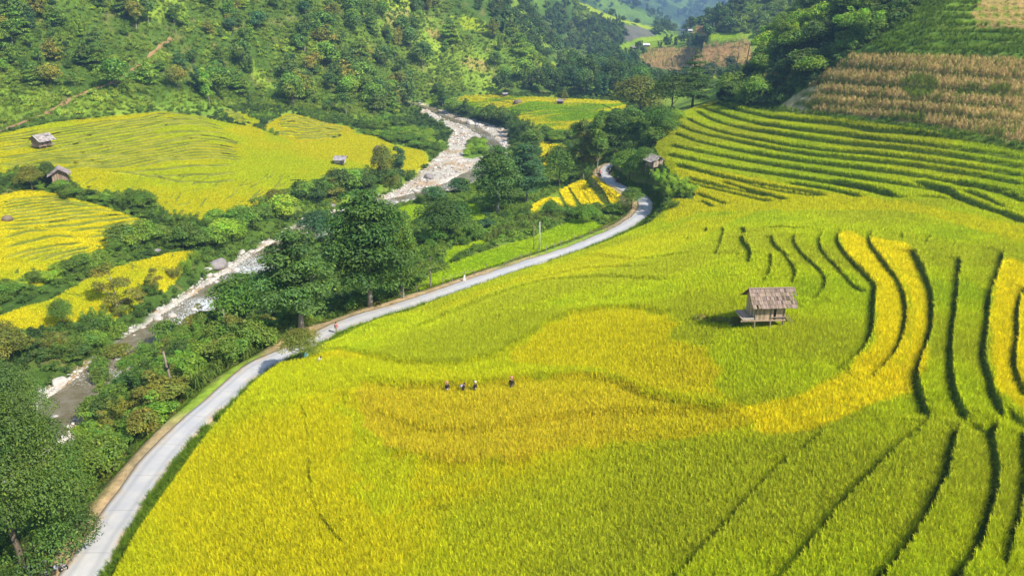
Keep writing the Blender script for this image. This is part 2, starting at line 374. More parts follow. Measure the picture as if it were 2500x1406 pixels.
# terrace lines of the upper right slope (grass and bare)
for l in ([(1700,45),(2000,55),(2500,60)],[(1750,100),(2050,110),(2520,105)],[(1700,150),(2100,160),(2520,160)],[(1720,205),(2100,210),(2520,208)],[(1700,265),(2050,255),(2520,265)],[(1650,330),(2000,320),(2520,330)],[(1300,375),(1650,385),(2000,395),(2520,415)],
   [(1150,480),(1500,505),(2000,545),(2520,590)],[(1000,590),(1500,620),(2000,650),(2520,700)],[(900,670),(1300,700),(1800,740),(2520,790)],[(850,730),(1200,765),(1700,800),(2200,860),(2520,900)]):
    add(z3(l), 1.0, 2.2, .3, 'L')
FAULT = []
for l, r, w, g, grp in LINES:
    P = trace(l, 10, sm=2)
    if g == 0: r *= 1.35
    if grp in 'ABE':       # drop jumps
        seg = np.hypot(np.diff(P[:, 0]), np.diff(P[:, 1]))
        if seg.max() > 25: continue
    FAULT.append((P, r * S, w * S, g * S, grp))

def faults(x, y):
    dz = np.zeros(x.shape); gap = np.full(x.shape, 9.0)
    for P, r, w, g, grp in FAULT:
        m = (x > P[:, 0].min() - w) & (x < P[:, 0].max() + w) & (y > P[:, 1].min() - w) & (y < P[:, 1].max() + w)
        if not m.any(): continue
        d, arc, side, par, L = seg_dist(P, x[m], y[m])
        fl = min(1.0 if grp == 'J' else 2.0, L * .35)
        fade = sstep(0, fl, np.minimum(arc, L - arc))
        soft = .0026 * np.hypot(x[m], y[m]) if g > 0 else .45
        dz[m] += np.where(d < w, side * (1 - d / w) * np.minimum(1, d / soft) * r * .5 * fade, 0)
        if g > 0:
            gg = g * (.3 + .7 * fade)
            sd = np.where(side < 0, d, d * 3.0) / gg      # gap lies on the downhill side
            sd = np.where((fade <= .001), 9, sd)
            gap[m] = np.minimum(gap[m], sd)
    return dz, gap

def H(x, y, want=False):
    z = base(x, y)
    e, zr = river_e(x, y)
    wd, _, _, wp, _ = seg_dist(WP, x, y)
    wh = np.interp(wp, np.arange(len(WP)), WHW)
    bed = zr - .25 + (fbm(x / 2.2, y / 2.2, 9, 3) - .5) * .7 - .75 * sstep(1.5, -.5, wd - wh)
    z = np.where(e < 6, bed + (z - bed) * sstep(.0, 5.5, e), z)
    near = np.hypot(x, y) < 560
    dz = np.zeros(x.shape); gap = np.full(x.shape, 9.0)
    if near.any():
        dz[near], gap[near] = faults(x[near], y[near])
    rd, arc, side, par, L = seg_dist(ROAD, x, y)
    rz = np.interp(par, np.arange(len(ROAD)), ROAD[:, 2])
    k = sstep(ROAD_HW + .7, ROAD_HW + 3.2, rd)
    z = rz - .12 + (z + dz * k - rz + .12) * k
    if want: return z, gap, e, wd - wh, rd
    return z
Hs = lambda x, y: H(x, y)
# ------------------------------------------------------------------ zones (traced outlines laid on the terrain)
Z = {}
Z['A'] = zone([(-400,345),(0,328),(130,300),(270,285),(400,274),(480,284),(540,298),(620,312),(700,340),(732,352),(790,345),(860,325),(920,335),(960,355),(1040,370),(1052,386),(1020,405),(985,420),(930,432),(830,428),(760,452),(700,468),(690,490),(620,512),(540,540),(480,545),(420,530),(385,505),(370,480),(290,474),(210,468),(170,440),(90,415),(0,425),(-400,430)])
Z['A2'] = zone([(545,272),(600,280),(640,300),(620,312),(560,295)], 12)
Z['D'] = zone([(640,312),(700,278),(740,285),(790,300),(850,310),(868,322),(790,344),(732,352),(690,338)], 12)
Z['B'] = zone([(-400,482),(0,478),(50,466),(100,466),(150,480),(250,505),(330,533),(407,566),(400,578),(330,592),(275,612),(220,640),(160,662),(100,698),(30,692),(-400,705)])
Z['C'] = zone([(-400,800),(0,772),(60,750),(120,735),(200,690),(260,660),(330,640),(420,618),(470,612),(487,622),(440,660),(400,700),(345,712),(320,745),(250,772),(150,792),(90,806),(0,800),(-400,830)])
Z['E'] = zone([(1105,245),(1140,234),(1180,232),(1300,237),(1400,242),(1510,247),(1532,256),(1522,285),(1480,303),(1400,303),(1385,328),(1320,328),(1290,308),(1262,291),(1200,276),(1150,264)], 15)
Z['E2'] = zone([(1030,242),(1060,235),(1075,238),(1050,252),(1030,252)], 10)
Z['G'] = zone([(1312,346),(1372,350),(1390,362),(1350,372),(1340,400),(1325,425),(1322,390),(1318,366)], 12)
Z['F'] = zone([(1296,520),(1305,500),(1335,484),(1370,462),(1405,445),(1440,438),(1470,445),(1516,488),(1490,505),(1440,512),(1380,508),(1330,515),(1310,525)], 12)
FS = [zone(l, 10) for l in ([(1366,466),(1384,459),(1408,505),(1388,505)],[(1388,453),(1408,448),(1446,508),(1426,508)],[(1408,446),(1428,442),(1476,508),(1452,510)],[(1445,441),(1464,446),(1516,488),(1494,502),(1484,480)],
    [(1296,524),(1302,503),(1325,488),(1345,484),(1318,505),(1308,524)],[(1348,486),(1364,485),(1376,510),(1360,500)])]
Z['Hg'] = zone([(1020,700),(1060,670),(1120,640),(1230,605),(1310,580),(1400,540),(1440,540),(1470,555),(1400,588),(1330,612),(1200,655),(1100,690),(1030,712)], 15)
Z['Hg2'] = zone([(1085,625),(1110,605),(1180,590),(1195,585),(1170,605),(1120,622),(1085,650)], 12)
Z['I1'] = zone([(970,512),(1010,501),(1062,508),(1040,525),(1030,540),(1005,550),(990,525)], 12)
Z['I2'] = zone([(1135,500),(1165,500),(1185,530),(1165,555),(1150,530)], 12)
Z['I3'] = zone([(1110,462),(1150,440),(1165,455),(1165,478),(1115,474)], 12)
Z['J'] = zone([(60,1700),(205,1500),(262,1420),(325,1306),(395,1205),(470,1112),(560,1010),(640,925),(690,893),(745,885),(775,862),(815,830),(860,806),(930,783),(1000,767),(1100,727),(1200,690),(1340,645),(1475,597),(1590,548),(1622,515),(1640,490),(1690,492),(1700,480),(1670,452),(1640,425),(1614,392),(1600,365),(1622,318),(1655,285),(1700,264),(1740,250),(1800,262),(1900,278),(2100,300),(2300,333),(2500,372),(3450,440),(3450,1750),(60,1750)])
Z['L'] = zone([(2085,135),(2300,140),(2500,150),(3450,190),(3450,470),(2500,350),(2400,330),(2300,310),(2150,288),(1980,270),(1905,262),(1960,225),(2020,180)])
Z['L2'] = zone([(1800,230),(1850,200),(1900,165),(1960,150),(1985,165),(1940,195),(1880,225),(1830,240)])
Z['M'] = zone([(2100,95),(2160,40),(2210,0),(2240,-60),(3450,-60),(3450,180),(2500,145),(2300,136),(2150,130)])
Z['Mb'] = zone([(2370,30),(2400,0),(2430,-60),(3450,-60),(3450,110),(2500,72),(2390,66)])
Z['N'] = zone([(1560,160),(1570,120),(1620,118),(1700,118),(1830,95),(1840,150),(1820,178),(1750,172),(1640,172)], 12)
Z['N2'] = zone([(1500,130),(1510,112),(1560,92),(1640,86),(1720,84),(1870,80),(1865,92),(1760,100),(1690,105),(1600,118),(1560,128)], 12)
Z['N3'] = zone([(1575,212),(1580,185),(1645,185),(1645,210)], 10)
Z['N4'] = zone([(1735,182),(1800,184),(1800,192),(1740,192)], 10)
Z['N5'] = zone([(1285,135),(1310,130),(1345,150),(1375,165),(1370,185),(1330,195),(1310,180),(1330,165)], 12)
Z['N6'] = zone([(1100,40),(1170,45),(1200,70),(1215,88),(1180,80),(1130,70)], 12)
Z['N7'] = zone([(940,0),(1060,-10),(1080,10),(1000,25),(950,22)], 12)
Z['scree'] = zone([(1515,66),(1540,62),(1580,70),(1600,85),(1570,102),(1530,105)], 12)
Z['ridgefield'] = zone([(1400,2),(1420,8),(1500,42),(1600,68),(1640,80),(1600,76),(1540,60),(1480,48),(1430,25)], 12)
Z['rock'] = zone([(1380,128),(1430,132),(1430,150),(1400,155),(1380,145)], 12)
Z['grassA'] = zone([(300,-20),(440,-20),(460,30),(400,50),(330,40)], 15)
Z['grassB'] = zone([(570,115),(620,150),(660,200),(690,230),(640,210),(590,165)], 15)
Z['grassC'] = zone([(180,250),(260,235),(420,262),(500,270),(420,272),(280,285),(150,290),(130,280)], 15)
Z['grassD'] = zone([(-40,215),(60,190),(130,230),(120,260),(60,290),(-40,310)], 15)
Z['grassE'] = zone([(900,340),(970,325),(1060,330),(1100,310),(1140,318),(1140,330),(1100,340),(1080,370),(1040,368),(960,352)], 15)
Z['brownA'] = zone([(940,20),(1000,25),(1010,50),(980,80),(940,70)], 15)
Z['brownB'] = zone([(1030,70),(1080,80),(1100,100),(1060,95)], 15)
Z['brownC'] = zone([(1120,140),(1190,150),(1200,175),(1150,175)], 15)
Z['steps'] = zone([(1903,264),(1930,236),(1965,218),(2000,208),(2012,216),(1985,226),(1982,246),(1962,252),(1975,268),(1985,280),(1950,274)], 8)
Z['redcut'] = zone([(1690,78),(1705,62),(1722,66),(1745,74),(1740,82),(1700,82)], 10)
# ripening patches of the near field
Y = {}
Y['big'] = zone([(60,1700),(262,1420),(395,1205),(560,1010),(640,925),(690,893),(780,872),(830,857),(900,870),(960,886),(1050,891),(1130,891),(1220,871),(1280,831),(1340,791),(1400,769),(1480,757),(1560,757),(1625,770),(1672,792),(1640,832),(1720,852),(1768,912),(1750,950),(1772,985),(1840,1030),(1835,1070),(1780,1112),(1700,1175),(1640,1230),(1550,1290),(1450,1340),(1330,1400),(1200,1500),(1000,1750),(60,1750)])
Y['gold'] = zone([(880,935),(1000,948),(1160,946),(1250,935),(1400,922),(1500,935),(1580,972),(1700,1000),(1815,1005),(1835,1045),(1700,1075),(1500,1090),(1320,1120),(1230,1135),(1120,1134),(1010,1122),(940,1098),(890,1050),(880,990)])
Y['gold2'] = zone([(1340,800),(1400,775),(1480,765),(1560,765),(1625,780),(1660,800),(1640,835),(1720,860),(1755,915),(1740,955),(1755,985),(1600,960),(1500,925),(1400,905),(1250,900),(1240,880),(1290,840)])
Y['s1'] = zone([(2045,583),(2080,575),(2125,592),(2165,640),(2205,700),(2225,770),(2215,850),(2180,925),(2110,985),(2010,1020),(1850,1050),(1790,1010),(1950,975),(2070,915),(2135,850),(2140,740),(2130,710),(2065,625)])
Y['s2'] = zone([(2122,592),(2215,600),(2232,625),(2270,720),(2278,800),(2262,890),(2240,955),(2130,1000),(2000,1055),(1880,1075),(1835,1060),(1850,1045),(2010,1022),(2112,985),(2182,925),(2218,850),(2228,770),(2208,700),(2168,640)])
Y['s3'] = zone([(2443,652),(2470,645),(2510,662),(2600,690),(2600,1080),(2500,1035),(2440,980),(2416,900),(2415,800),(2428,700)])
Y['band'] = zone([(1640,560),(1700,540),(1850,520),(1640,620),(1420,680),(1260,700),(1150,740),(1050,780),(1100,745),(1350,655),(1520,600)])
Y['terr'] = zone([(1640,410),(1800,430),(2000,475),(2250,505),(2500,560),(2500,600),(2200,520),(1900,520),(1700,525),(1620,560),(1640,490),(1700,480)])
Y['p1'] = zone([(830,985),(900,1000),(950,1090),(1030,1190),(1010,1290),(900,1250),(850,1150)])
Y['p2'] = zone([(1250,1135),(1500,1120),(1700,1120),(1640,1230),(1450,1320),(1200,1320),(1050,1290),(1100,1180)])
PAL = dict(yellow=(.51,.50,.014), gold=(.52,.47,.026), bright=(.68,.615,.014), lime=(.43,.51,.016), green=(.26,.385,.020), olive=(.37,.425,.022), field=(.21,.36,.012),
   grass=(.15,.25,.028), grassy=(.25,.35,.035), scrub=(.05,.095,.016), wood=(.035,.07,.014), bund=(.125,.16,.018), soil=(.14,.09,.045), dirt=(.46,.32,.17), dry=(.42,.30,.12), brown=(.38,.21,.09),
   rock=(.55,.50,.43), scree=(.17,.15,.14), red=(.36,.16,.07), sand=(.62,.47,.27))
PAL = {k: np.array(v) for k, v in PAL.items()}

def inz(name, x, y, wob=.5):
    P = Z[name] if name in Z else Y[name]
    return inpoly(P, x + (vnoise(x / 1.3, y / 1.3, 41) - .5) * 2 * wob, y + (vnoise(x / 1.3, y / 1.3, 43) - .5) * 2 * wob)

def rice_col(x, y, zn):
    """ripeness colour of the rice at a spot of zone zn"""
    c = np.empty(x.shape + (3,))
    f1 = fbm(x / 14, y / 14, 51, 4); f2 = fbm(x / 3.2, y / 3.2, 53, 3)
    def mix(a, b, t): return a + (b - a) * np.clip(t, 0, 1)[..., None]
    if zn == 'J':
        c[:] = mix(PAL['lime'], PAL['olive'], sstep(.42, .62, f1))
        px, py, _ = proj(x, y, base(x, y))
        up = sstep(52, 66, np.hypot(x, y) / S)
        c = mix(c, PAL['green'], .55 * sstep(.5, .3, f1))
        m = inz('band', x, y, 1); c[m] = mix(c[m], PAL['yellow'], .35 + .3 * f2[m])
        m = inz('terr', x, y, 1); c[m] = mix(c[m], PAL['yellow'], .75 * np.ones(m.sum()))
        m = inz('big', x, y, .35); dxy = proj(x[m], y[m], base(x[m], y[m])); c[m] = mix(mix(PAL['yellow'], PAL['lime'], .6 * sstep(.42, .66, f1[m]) + .3 * (f2[m] - .4)), c[m], .75 * sstep(-60, 330, dxy[0] - 1250 + (dxy[1] - 1240) * .9) * (dxy[1] > 1080))
        m = inz('p1', x, y, 2.2); c[m] = mix(c[m], PAL['lime'], .55 + .5 * (f2[m] - .5))
        m = inz('p2', x, y, 2.5); c[m] = mix(c[m], PAL['olive'], .35 + .5 * (f2[m] - .5))
        m = inz('gold', x, y, .5); c[m] = mix(PAL['gold'], PAL['yellow'], .6 * sstep(.35, .65, f1[m]))
        m = inz('gold2', x, y, .5); c[m] = mix(PAL['gold'], PAL['yellow'], .3 + .6 * sstep(.35, .65, f1[m]))
        for s in ('s1', 's2', 's3'):
            m = inz(s, x, y, .12); c[m] = mix(PAL['bright'], PAL['yellow'], .8 * f2[m])
    elif zn in ('A', 'A2', 'D'):
        c[:] = mix(PAL['yellow'], PAL['lime'], sstep(.36, .66, f1) * .8)
        if zn == 'D': c[:] = mix(PAL['gold'], PAL['yellow'], f1)
    elif zn == 'E':
        c[:] = mix(PAL['yellow'], PAL['field'], sstep(.40, .58, fbm(x / 30, y / 12, 57, 3)))
    elif zn in ('Hg', 'Hg2', 'I1', 'I2', 'I3', 'E2', 'N3', 'N2'):
        c[:] = mix(PAL['field'], PAL['lime'], .6 * f1)
    else:
        c[:] = mix(PAL['bright'], PAL['yellow'], f1)
        c = mix(c, PAL['lime'], .5 * sstep(.55, .75, f1))
    return c

def ground_col(x, y, z, gap, e, we, rd):
    def mix(a, b, t): return a + (b - a) * np.clip(t, 0, 1)[..., None]
    f1 = fbm(x / 20, y / 20, 61, 5); f2 = fbm(x / 4, y / 4, 63, 4); f0 = fbm(x / 80, y / 80, 65, 4)
    c = mix(PAL['grass'], PAL['grassy'], sstep(.4, .65, f1))
    c = mix(c, PAL['scrub'], sstep(.46, .58, f0) * .8)
    c = mix(c, PAL['dry'] * .7, sstep(.62, .74, f2) * .35)
    far = np.hypot(x, y) > 620 * S
    c[far] = mix(PAL['scrub'] * 1.1, PAL['grass'], sstep(.4, .66, fbm(x[far] / 60, y[far] / 60, 67, 5)))
    for k, col, t in [('grassA','grassy',.9),('grassB','grassy',.8),('grassC','grassy',.8),('grassD','grassy',.7),('grassE','grass',.6),('brownA','dry',.6),('brownB','brown',.7),('brownC','brown',.6),('L','dry',.7),('L2','dry',.5),('M','grass',.5),('Mb','brown',.8),
                      ('N','brown',.95),('scree','scree',.95),('rock','rock',.8),('redcut','red',.95),('steps','sand',.7),('ridgefield','lime',.7),('N5','lime',.8),('N6','lime',.6),('N7','lime',.6),('N4','yellow',.9)]:
        m = inz(k, x, y, 1.2 if k not in ('scree','redcut') else 2)
        if m.any(): c[m] = mix(c[m], PAL[col], t * (.75 + .5 * (f2[m] - .3)))
    rice = np.zeros(x.shape, bool)
    for k in ('J','A','A2','D','B','C','E','E2','G','Hg','Hg2','I1','I2','I3','N2','N3'):
        m = inz(k, x, y, .3) & (gap > 1)
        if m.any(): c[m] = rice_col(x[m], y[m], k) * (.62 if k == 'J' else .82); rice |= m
    for P in FS:
        m = inpoly(P, x, y); c[m] = PAL['bright'] * .8
    m = gap <= 1
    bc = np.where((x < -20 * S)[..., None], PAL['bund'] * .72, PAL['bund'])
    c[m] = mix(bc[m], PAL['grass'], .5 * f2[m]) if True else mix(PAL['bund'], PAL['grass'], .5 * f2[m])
    # river bed
    k = sstep(1.2, -.6, e); c = mix(c, mix(PAL['rock'], PAL['dirt'] * .9, sstep(.45, .7, f2)), k)
    k = sstep(1.0, -.5, we) * (e < 1); c = mix(c, np.array([.16, .12, .07]), k)
    # island
    m = inpoly(ISLAND, x, y); c[m] = PAL['grass']
    # road side: pale dirt strip
    k = sstep(4.2, 2.4, rd + (f2 - .5) * 2.6); c = mix(c, mix(PAL['dirt'], PAL['grassy'], sstep(.45, .6, f1)), k * .9)
    return c
# ------------------------------------------------------------------ node helpers and materials
def new_mat(name):
    m = bpy.data.materials.new(name); m.use_nodes = True
    nt = m.node_tree; nt.nodes.clear()
    out = nt.nodes.new('ShaderNodeOutputMaterial')
    return m, nt, out
def N(nt, t, **kw):
    n = nt.nodes.new(t)
    for k, v in kw.items():
        if hasattr(n, k): setattr(n, k, v)
        else: n.inputs[k.replace('_', ' ')].default_value = v
    return n
def L(nt, a, b): nt.links.new(a, b)
def val(n, name, v): n.inputs[name].default_value = v
def noise(nt, scale, detail=4, rough=.6, vec=None):
    n = nt.nodes.new('ShaderNodeTexNoise'); val(n, 'Scale', scale); val(n, 'Detail', detail); val(n, 'Roughness', rough)
    if vec is not None: L(nt, vec, n.inputs['Vector'])
    return n
def ramp(nt, fac, a, b, ca=(0,0,0,1), cb=(1,1,1,1)):
    r = nt.nodes.new('ShaderNodeValToRGB'); r.color_ramp.elements[0].position = a; r.color_ramp.elements[1].position = b
    r.color_ramp.elements[0].color = ca; r.color_ramp.elements[1].color = cb
    L(nt, fac, r.inputs['Fac']); return r
def mixc(nt, fac, a, b, mode='MIX'):
    m = nt.nodes.new('ShaderNodeMix'); m.data_type = 'RGBA'; m.blend_type = mode
    for sock, v in ((m.inputs[0], fac), (m.inputs[6], a), (m.inputs[7], b)):
        if isinstance(v, (int, float)): sock.default_value = v
        elif isinstance(v, tuple): sock.default_value = v if len(v) == 4 else (*v, 1)
        else: L(nt, v, sock)
    return m.outputs[2]
def bump(nt, h, strength, dist):
    b = nt.nodes.new('ShaderNodeBump'); val(b, 'Strength', strength); val(b, 'Distance', dist); L(nt, h, b.inputs['Height']); return b.outputs['Normal']
def principled(nt, out, colr, rough=.9, normal=None, spec=.25):
    p = nt.nodes.new('ShaderNodeBsdfPrincipled'); val(p, 'Roughness', rough); p.inputs['Specular IOR Level'].default_value = spec
    if isinstance(colr, tuple): val(p, 'Base Color', (*colr, 1) if len(colr) == 3 else colr)
    else: L(nt, colr, p.inputs['Base Color'])
    if normal is not None: L(nt, normal, p.inputs['Normal'])
    L(nt, p.outputs[0], out.inputs[0]); return p
def geo_pos(nt):
    return nt.nodes.new('ShaderNodeNewGeometry').outputs['Position']

def mat_ground():
    m, nt, out = new_mat('ground')
    a = N(nt, 'ShaderNodeAttribute', attribute_name='zcol')
    p = geo_pos(nt)
    n1 = noise(nt, .9, 6, .7, p); n2 = noise(nt, .12, 5, .65, p)
    r1 = ramp(nt, n1.outputs['Fac'], .3, .7, (.62,.62,.62,1), (1.35,1.35,1.35,1))
    r2 = ramp(nt, n2.outputs['Fac'], .35, .65, (.8,.85,.8,1), (1.2,1.15,1.1,1))
    c = mixc(nt, 1.0, a.outputs['Color'], r1.outputs['Color'], 'MULTIPLY'); c = mixc(nt, 1.0, c, r2.outputs['Color'], 'MULTIPLY')
    principled(nt, out, c, .95, bump(nt, n1.outputs['Fac'], .8, .35), .1)
    return m

def mat_leaf(name, inst=False, trans=.30, rough=.55, gloss=.022, hue=.12):
    """leaf colour = object colour (or instance colour) x leaf tint"""
    m, nt, out = new_mat(name)
    t = N(nt, 'ShaderNodeAttribute', attribute_name='tint')
    if inst:
        c = N(nt, 'ShaderNodeAttribute', attribute_name='col', attribute_type='INSTANCER').outputs['Color']
    else:
        c = nt.nodes.new('ShaderNodeObjectInfo').outputs['Color']
    cc = mixc(nt, 1.0, c, t.outputs['Color'], 'MULTIPLY')
    d = nt.nodes.new('ShaderNodeBsdfDiffuse'); L(nt, cc, d.inputs['Color'])
    tr = nt.nodes.new('ShaderNodeBsdfTranslucent')
    ct = mixc(nt, 1.0, cc, (1.25, 1.2, .6), 'MULTIPLY'); L(nt, ct, tr.inputs['Color'])
    mx = nt.nodes.new('ShaderNodeMixShader'); mx.inputs[0].default_value = trans
    L(nt, d.outputs[0], mx.inputs[1]); L(nt, tr.outputs[0], mx.inputs[2])
    last = mx
    if gloss:
        g = nt.nodes.new('ShaderNodeBsdfGlossy'); val(g, 'Roughness', rough); val(g, 'Color', (.9, .95, 1, 1))
        m2 = nt.nodes.new('ShaderNodeMixShader'); m2.inputs[0].default_value = gloss
        L(nt, mx.outputs[0], m2.inputs[1]); L(nt, g.outputs[0], m2.inputs[2]); last = m2
    L(nt, last.outputs[0], out.inputs[0])
    return m

def mat_bark(name, c1=(.22,.17,.12), c2=(.10,.075,.05)):
    m, nt, out = new_mat(name)
    g = nt.nodes.new('ShaderNodeTexCoord'); n = noise(nt, 3.0, 5, .7, g.outputs['Object'])
    c = mixc(nt, n.outputs['Fac'], c1, c2)
    principled(nt, out, c, .9, bump(nt, n.outputs['Fac'], .6, .05)); return m

def mat_noisy(name, c1, c2, scale=2.0, rough=.85, bd=.03, bs=.5, coord='Object', stretch=None, spec=.25):
    m, nt, out = new_mat(name)
    g = nt.nodes.new('ShaderNodeTexCoord'); v = g.outputs[coord]
    if stretch:
        mp = nt.nodes.new('ShaderNodeMapping'); mp.inputs['Scale'].default_value = stretch; L(nt, v, mp.inputs['Vector']); v = mp.outputs[0]
    n = noise(nt, scale, 6, .65, v)
    r = ramp(nt, n.outputs['Fac'], .3, .7)
    c = mixc(nt, r.outputs['Color'], c1, c2)
    principled(nt, out, c, rough, bump(nt, n.outputs['Fac'], bs, bd), spec); return m

def mat_attr(name, rough=.85, scale=6, stretch=(1,1,1), spec=.2):
    """colour from a per-face attribute, with grain"""
    m, nt, out = new_mat(name)
    a = N(nt, 'ShaderNodeAttribute', attribute_name='tint')
    g = nt.nodes.new('ShaderNodeTexCoord')
    mp = nt.nodes.new('ShaderNodeMapping'); mp.inputs['Scale'].default_value = stretch; L(nt, g.outputs['Object'], mp.inputs['Vector'])
    n = noise(nt, scale, 5, .7, mp.outputs[0])
    r = ramp(nt, n.outputs['Fac'], .3, .7, (.7,.7,.7,1), (1.25,1.25,1.25,1))
    c = mixc(nt, 1.0, a.outputs['Color'], r.outputs['Color'], 'MULTIPLY')
    principled(nt, out, c, rough, bump(nt, n.outputs['Fac'], .4, .02), spec); return m

def mat_road():
    m, nt, out = new_mat('road')
    p = geo_pos(nt); n1 = noise(nt, 8, 6, .7, p); n2 = noise(nt, .5, 5, .6, p); n3 = noise(nt, 60, 3, .6, p)
    c = mixc(nt, ramp(nt, n2.outputs['Fac'], .38, .66).outputs['Color'], (.42,.41,.40), (.54,.50,.44))
    c = mixc(nt, ramp(nt, n1.outputs['Fac'], .55, .75).outputs['Color'], c, (.36,.35,.335))
    c = mixc(nt, ramp(nt, n3.outputs['Fac'], .35, .65).outputs['Color'], c, mixc(nt, .3, c, (.6,.58,.55)))
    ln = N(nt, 'ShaderNodeAttribute', attribute_name='run')            # slab joints and two faint wheel tracks
    w1 = nt.nodes.new('ShaderNodeMath'); w1.operation = 'FRACT'; L(nt, ln.outputs['Fac'], w1.inputs[0])
    c = mixc(nt, ramp(nt, w1.outputs[0], .0, .018, (.6,.6,.6,1), (0,0,0,1)).outputs['Color'], c, (.16,.15,.14))
    tk = N(nt, 'ShaderNodeAttribute', attribute_name='edge'); a1 = nt.nodes.new('ShaderNodeMath'); a1.operation = 'SUBTRACT'; L(nt, tk.outputs['Fac'], a1.inputs[0]); a1.inputs[1].default_value = .47
    a2 = nt.nodes.new('ShaderNodeMath'); a2.operation = 'ABSOLUTE'; L(nt, a1.outputs[0], a2.inputs[0])
    c = mixc(nt, ramp(nt, a2.outputs[0], .04, .22, (.4,.4,.4,1), (0,0,0,1)).outputs['Color'], c, (.27,.265,.26))
    u = N(nt, 'ShaderNodeAttribute', attribute_name='edge')      # dust and grit gathering at the road's edges
    sm = nt.nodes.new('ShaderNodeMath'); sm.operation = 'ADD'; L(nt, u.outputs['Fac'], sm.inputs[0])
    ms = nt.nodes.new('ShaderNodeMath'); ms.operation = 'MULTIPLY_ADD'; L(nt, n2.outputs['Fac'], ms.inputs[0]); ms.inputs[1].default_value = 1.5; ms.inputs[2].default_value = -.72; L(nt, ms.outputs[0], sm.inputs[1])
    c = mixc(nt, ramp(nt, sm.outputs[0], .62, .98).outputs['Color'], c, (.46,.36,.24))
    principled(nt, out, c, .92, bump(nt, n3.outputs['Fac'], .3, .01)); return m

def mat_water():
    m, nt, out = new_mat('water')
    p = geo_pos(nt)
    n1 = noise(nt, 1.1, 5, .6, p); n2 = noise(nt, .35, 4, .6, p); n3 = noise(nt, 3.0, 3, .7, p)
    f = N(nt, 'ShaderNodeAttribute', attribute_name='foam')
    bs = bump(nt, n1.outputs['Fac'], .5, .35)
    w = nt.nodes.new('ShaderNodeBsdfPrincipled'); val(w, 'Roughness', .16); w.inputs['Specular IOR Level'].default_value = .32
    c = mixc(nt, ramp(nt, n2.outputs['Fac'], .4, .6).outputs['Color'], (.16,.125,.06), (.22,.19,.12))
    L(nt, c, w.inputs['Base Color']); L(nt, bs, w.inputs['Normal'])
    fo = nt.nodes.new('ShaderNodeBsdfDiffuse'); val(fo, 'Color', (.8,.82,.82,1))
    ad = nt.nodes.new('ShaderNodeMath'); ad.operation = 'MULTIPLY_ADD'; L(nt, n3.outputs['Fac'], ad.inputs[0]); ad.inputs[1].default_value = .9; L(nt, f.outputs['Fac'], ad.inputs[2])
    r = ramp(nt, ad.outputs[0], .80, .97)
    mx = nt.nodes.new('ShaderNodeMixShader'); L(nt, r.outputs['Color'], mx.inputs[0]); L(nt, w.outputs[0], mx.inputs[1]); L(nt, fo.outputs[0], mx.inputs[2])
    L(nt, mx.outputs[0], out.inputs[0]); return m

def mat_plain(name, c, rough=.7, spec=.3, metal=0):
    m, nt, out = new_mat(name)
    g = nt.nodes.new('ShaderNodeTexCoord'); n = noise(nt, 9, 4, .6, g.outputs['Object'])
    r = ramp(nt, n.outputs['Fac'], .3, .7, (.8,.8,.8,1), (1.15,1.15,1.15,1))
    p = principled(nt, out, mixc(nt, 1.0, (*c, 1), r.outputs['Color'], 'MULTIPLY'), rough, None, spec); val(p, 'Metallic', metal); return m

M = {}
M['ground'] = mat_ground(); M['road'] = mat_road(); M['water'] = mat_water()
M['leaf'] = mat_leaf('leaves'); M['leafi'] = mat_leaf('scrub_leaves', True)
M['rice'] = mat_leaf('rice_leaves', True, .32, .5, .0); M['grassi'] = mat_leaf('grass_blades', True, .3, .5, .0)
M['bark'] = mat_bark('bark'); M['palebark'] = mat_bark('pale_bark', (.42,.38,.32), (.22,.19,.15))
M['stone'] = mat_noisy('river_stone', (.62,.57,.49), (.42,.37,.31), 1.3, .85, .08, .7)
M['greystone'] = mat_noisy('grey_stone', (.34,.30,.27), (.20,.17,.16), 1.1, .85, .08, .7)
M['shingle'] = mat_attr('weathered_shingle', .85, 9, (1,6,6)); M['plank'] = mat_attr('weathered_plank', .85, 8, (6,6,1))
M['post'] = mat_noisy('grey_wood', (.34,.27,.20), (.16,.12,.085), 5, .9, .02, .5, 'Object', (3,3,.6))
M['darkwood'] = mat_noisy('dark_wood', (.10,.075,.055), (.045,.034,.027), 5)
M['concrete'] = mat_noisy('concrete', (.52,.51,.48), (.36,.35,.33), 4)
M['skin'] = mat_plain('skin', (.42,.26,.17), .6)
for k, c in dict(indigo=(.022,.020,.035), black=(.02,.018,.02), pink=(.75,.22,.24), red=(.5,.05,.05), lilac=(.45,.38,.52), cream=(.66,.6,.5), white=(.78,.78,.76), hair=(.012,.01,.01), teal=(.32,.72,.72), blue=(.03,.14,.5), rubber=(.015,.015,.016), grey=(.35,.36,.38), ochre=(.55,.33,.08), brown=(.2,.11,.06), rust=(.3,.13,.06)).items():
    M[k] = mat_plain(k + '_cloth' if k in ('indigo','black','pink','red','lilac','cream') else k, c)
M['paint'] = mat_plain('dark_paint', (.03,.035,.05), .25, .5); M['redpaint'] = mat_plain('red_paint', (.4,.03,.03), .25, .5); M['chrome'] = mat_plain('chrome', (.7,.7,.72), .18, .5, 1)
M['wall'] = mat_noisy('whitewash', (.75,.73,.70), (.62,.60,.57), 2); M['tin'] = mat_noisy('tin_sheet', (.55,.55,.56), (.4,.38,.37), 2, .5)
M['straw'] = mat_noisy('old_thatch', (.30,.23,.15), (.15,.11,.08), 7, .95, .05, .8)
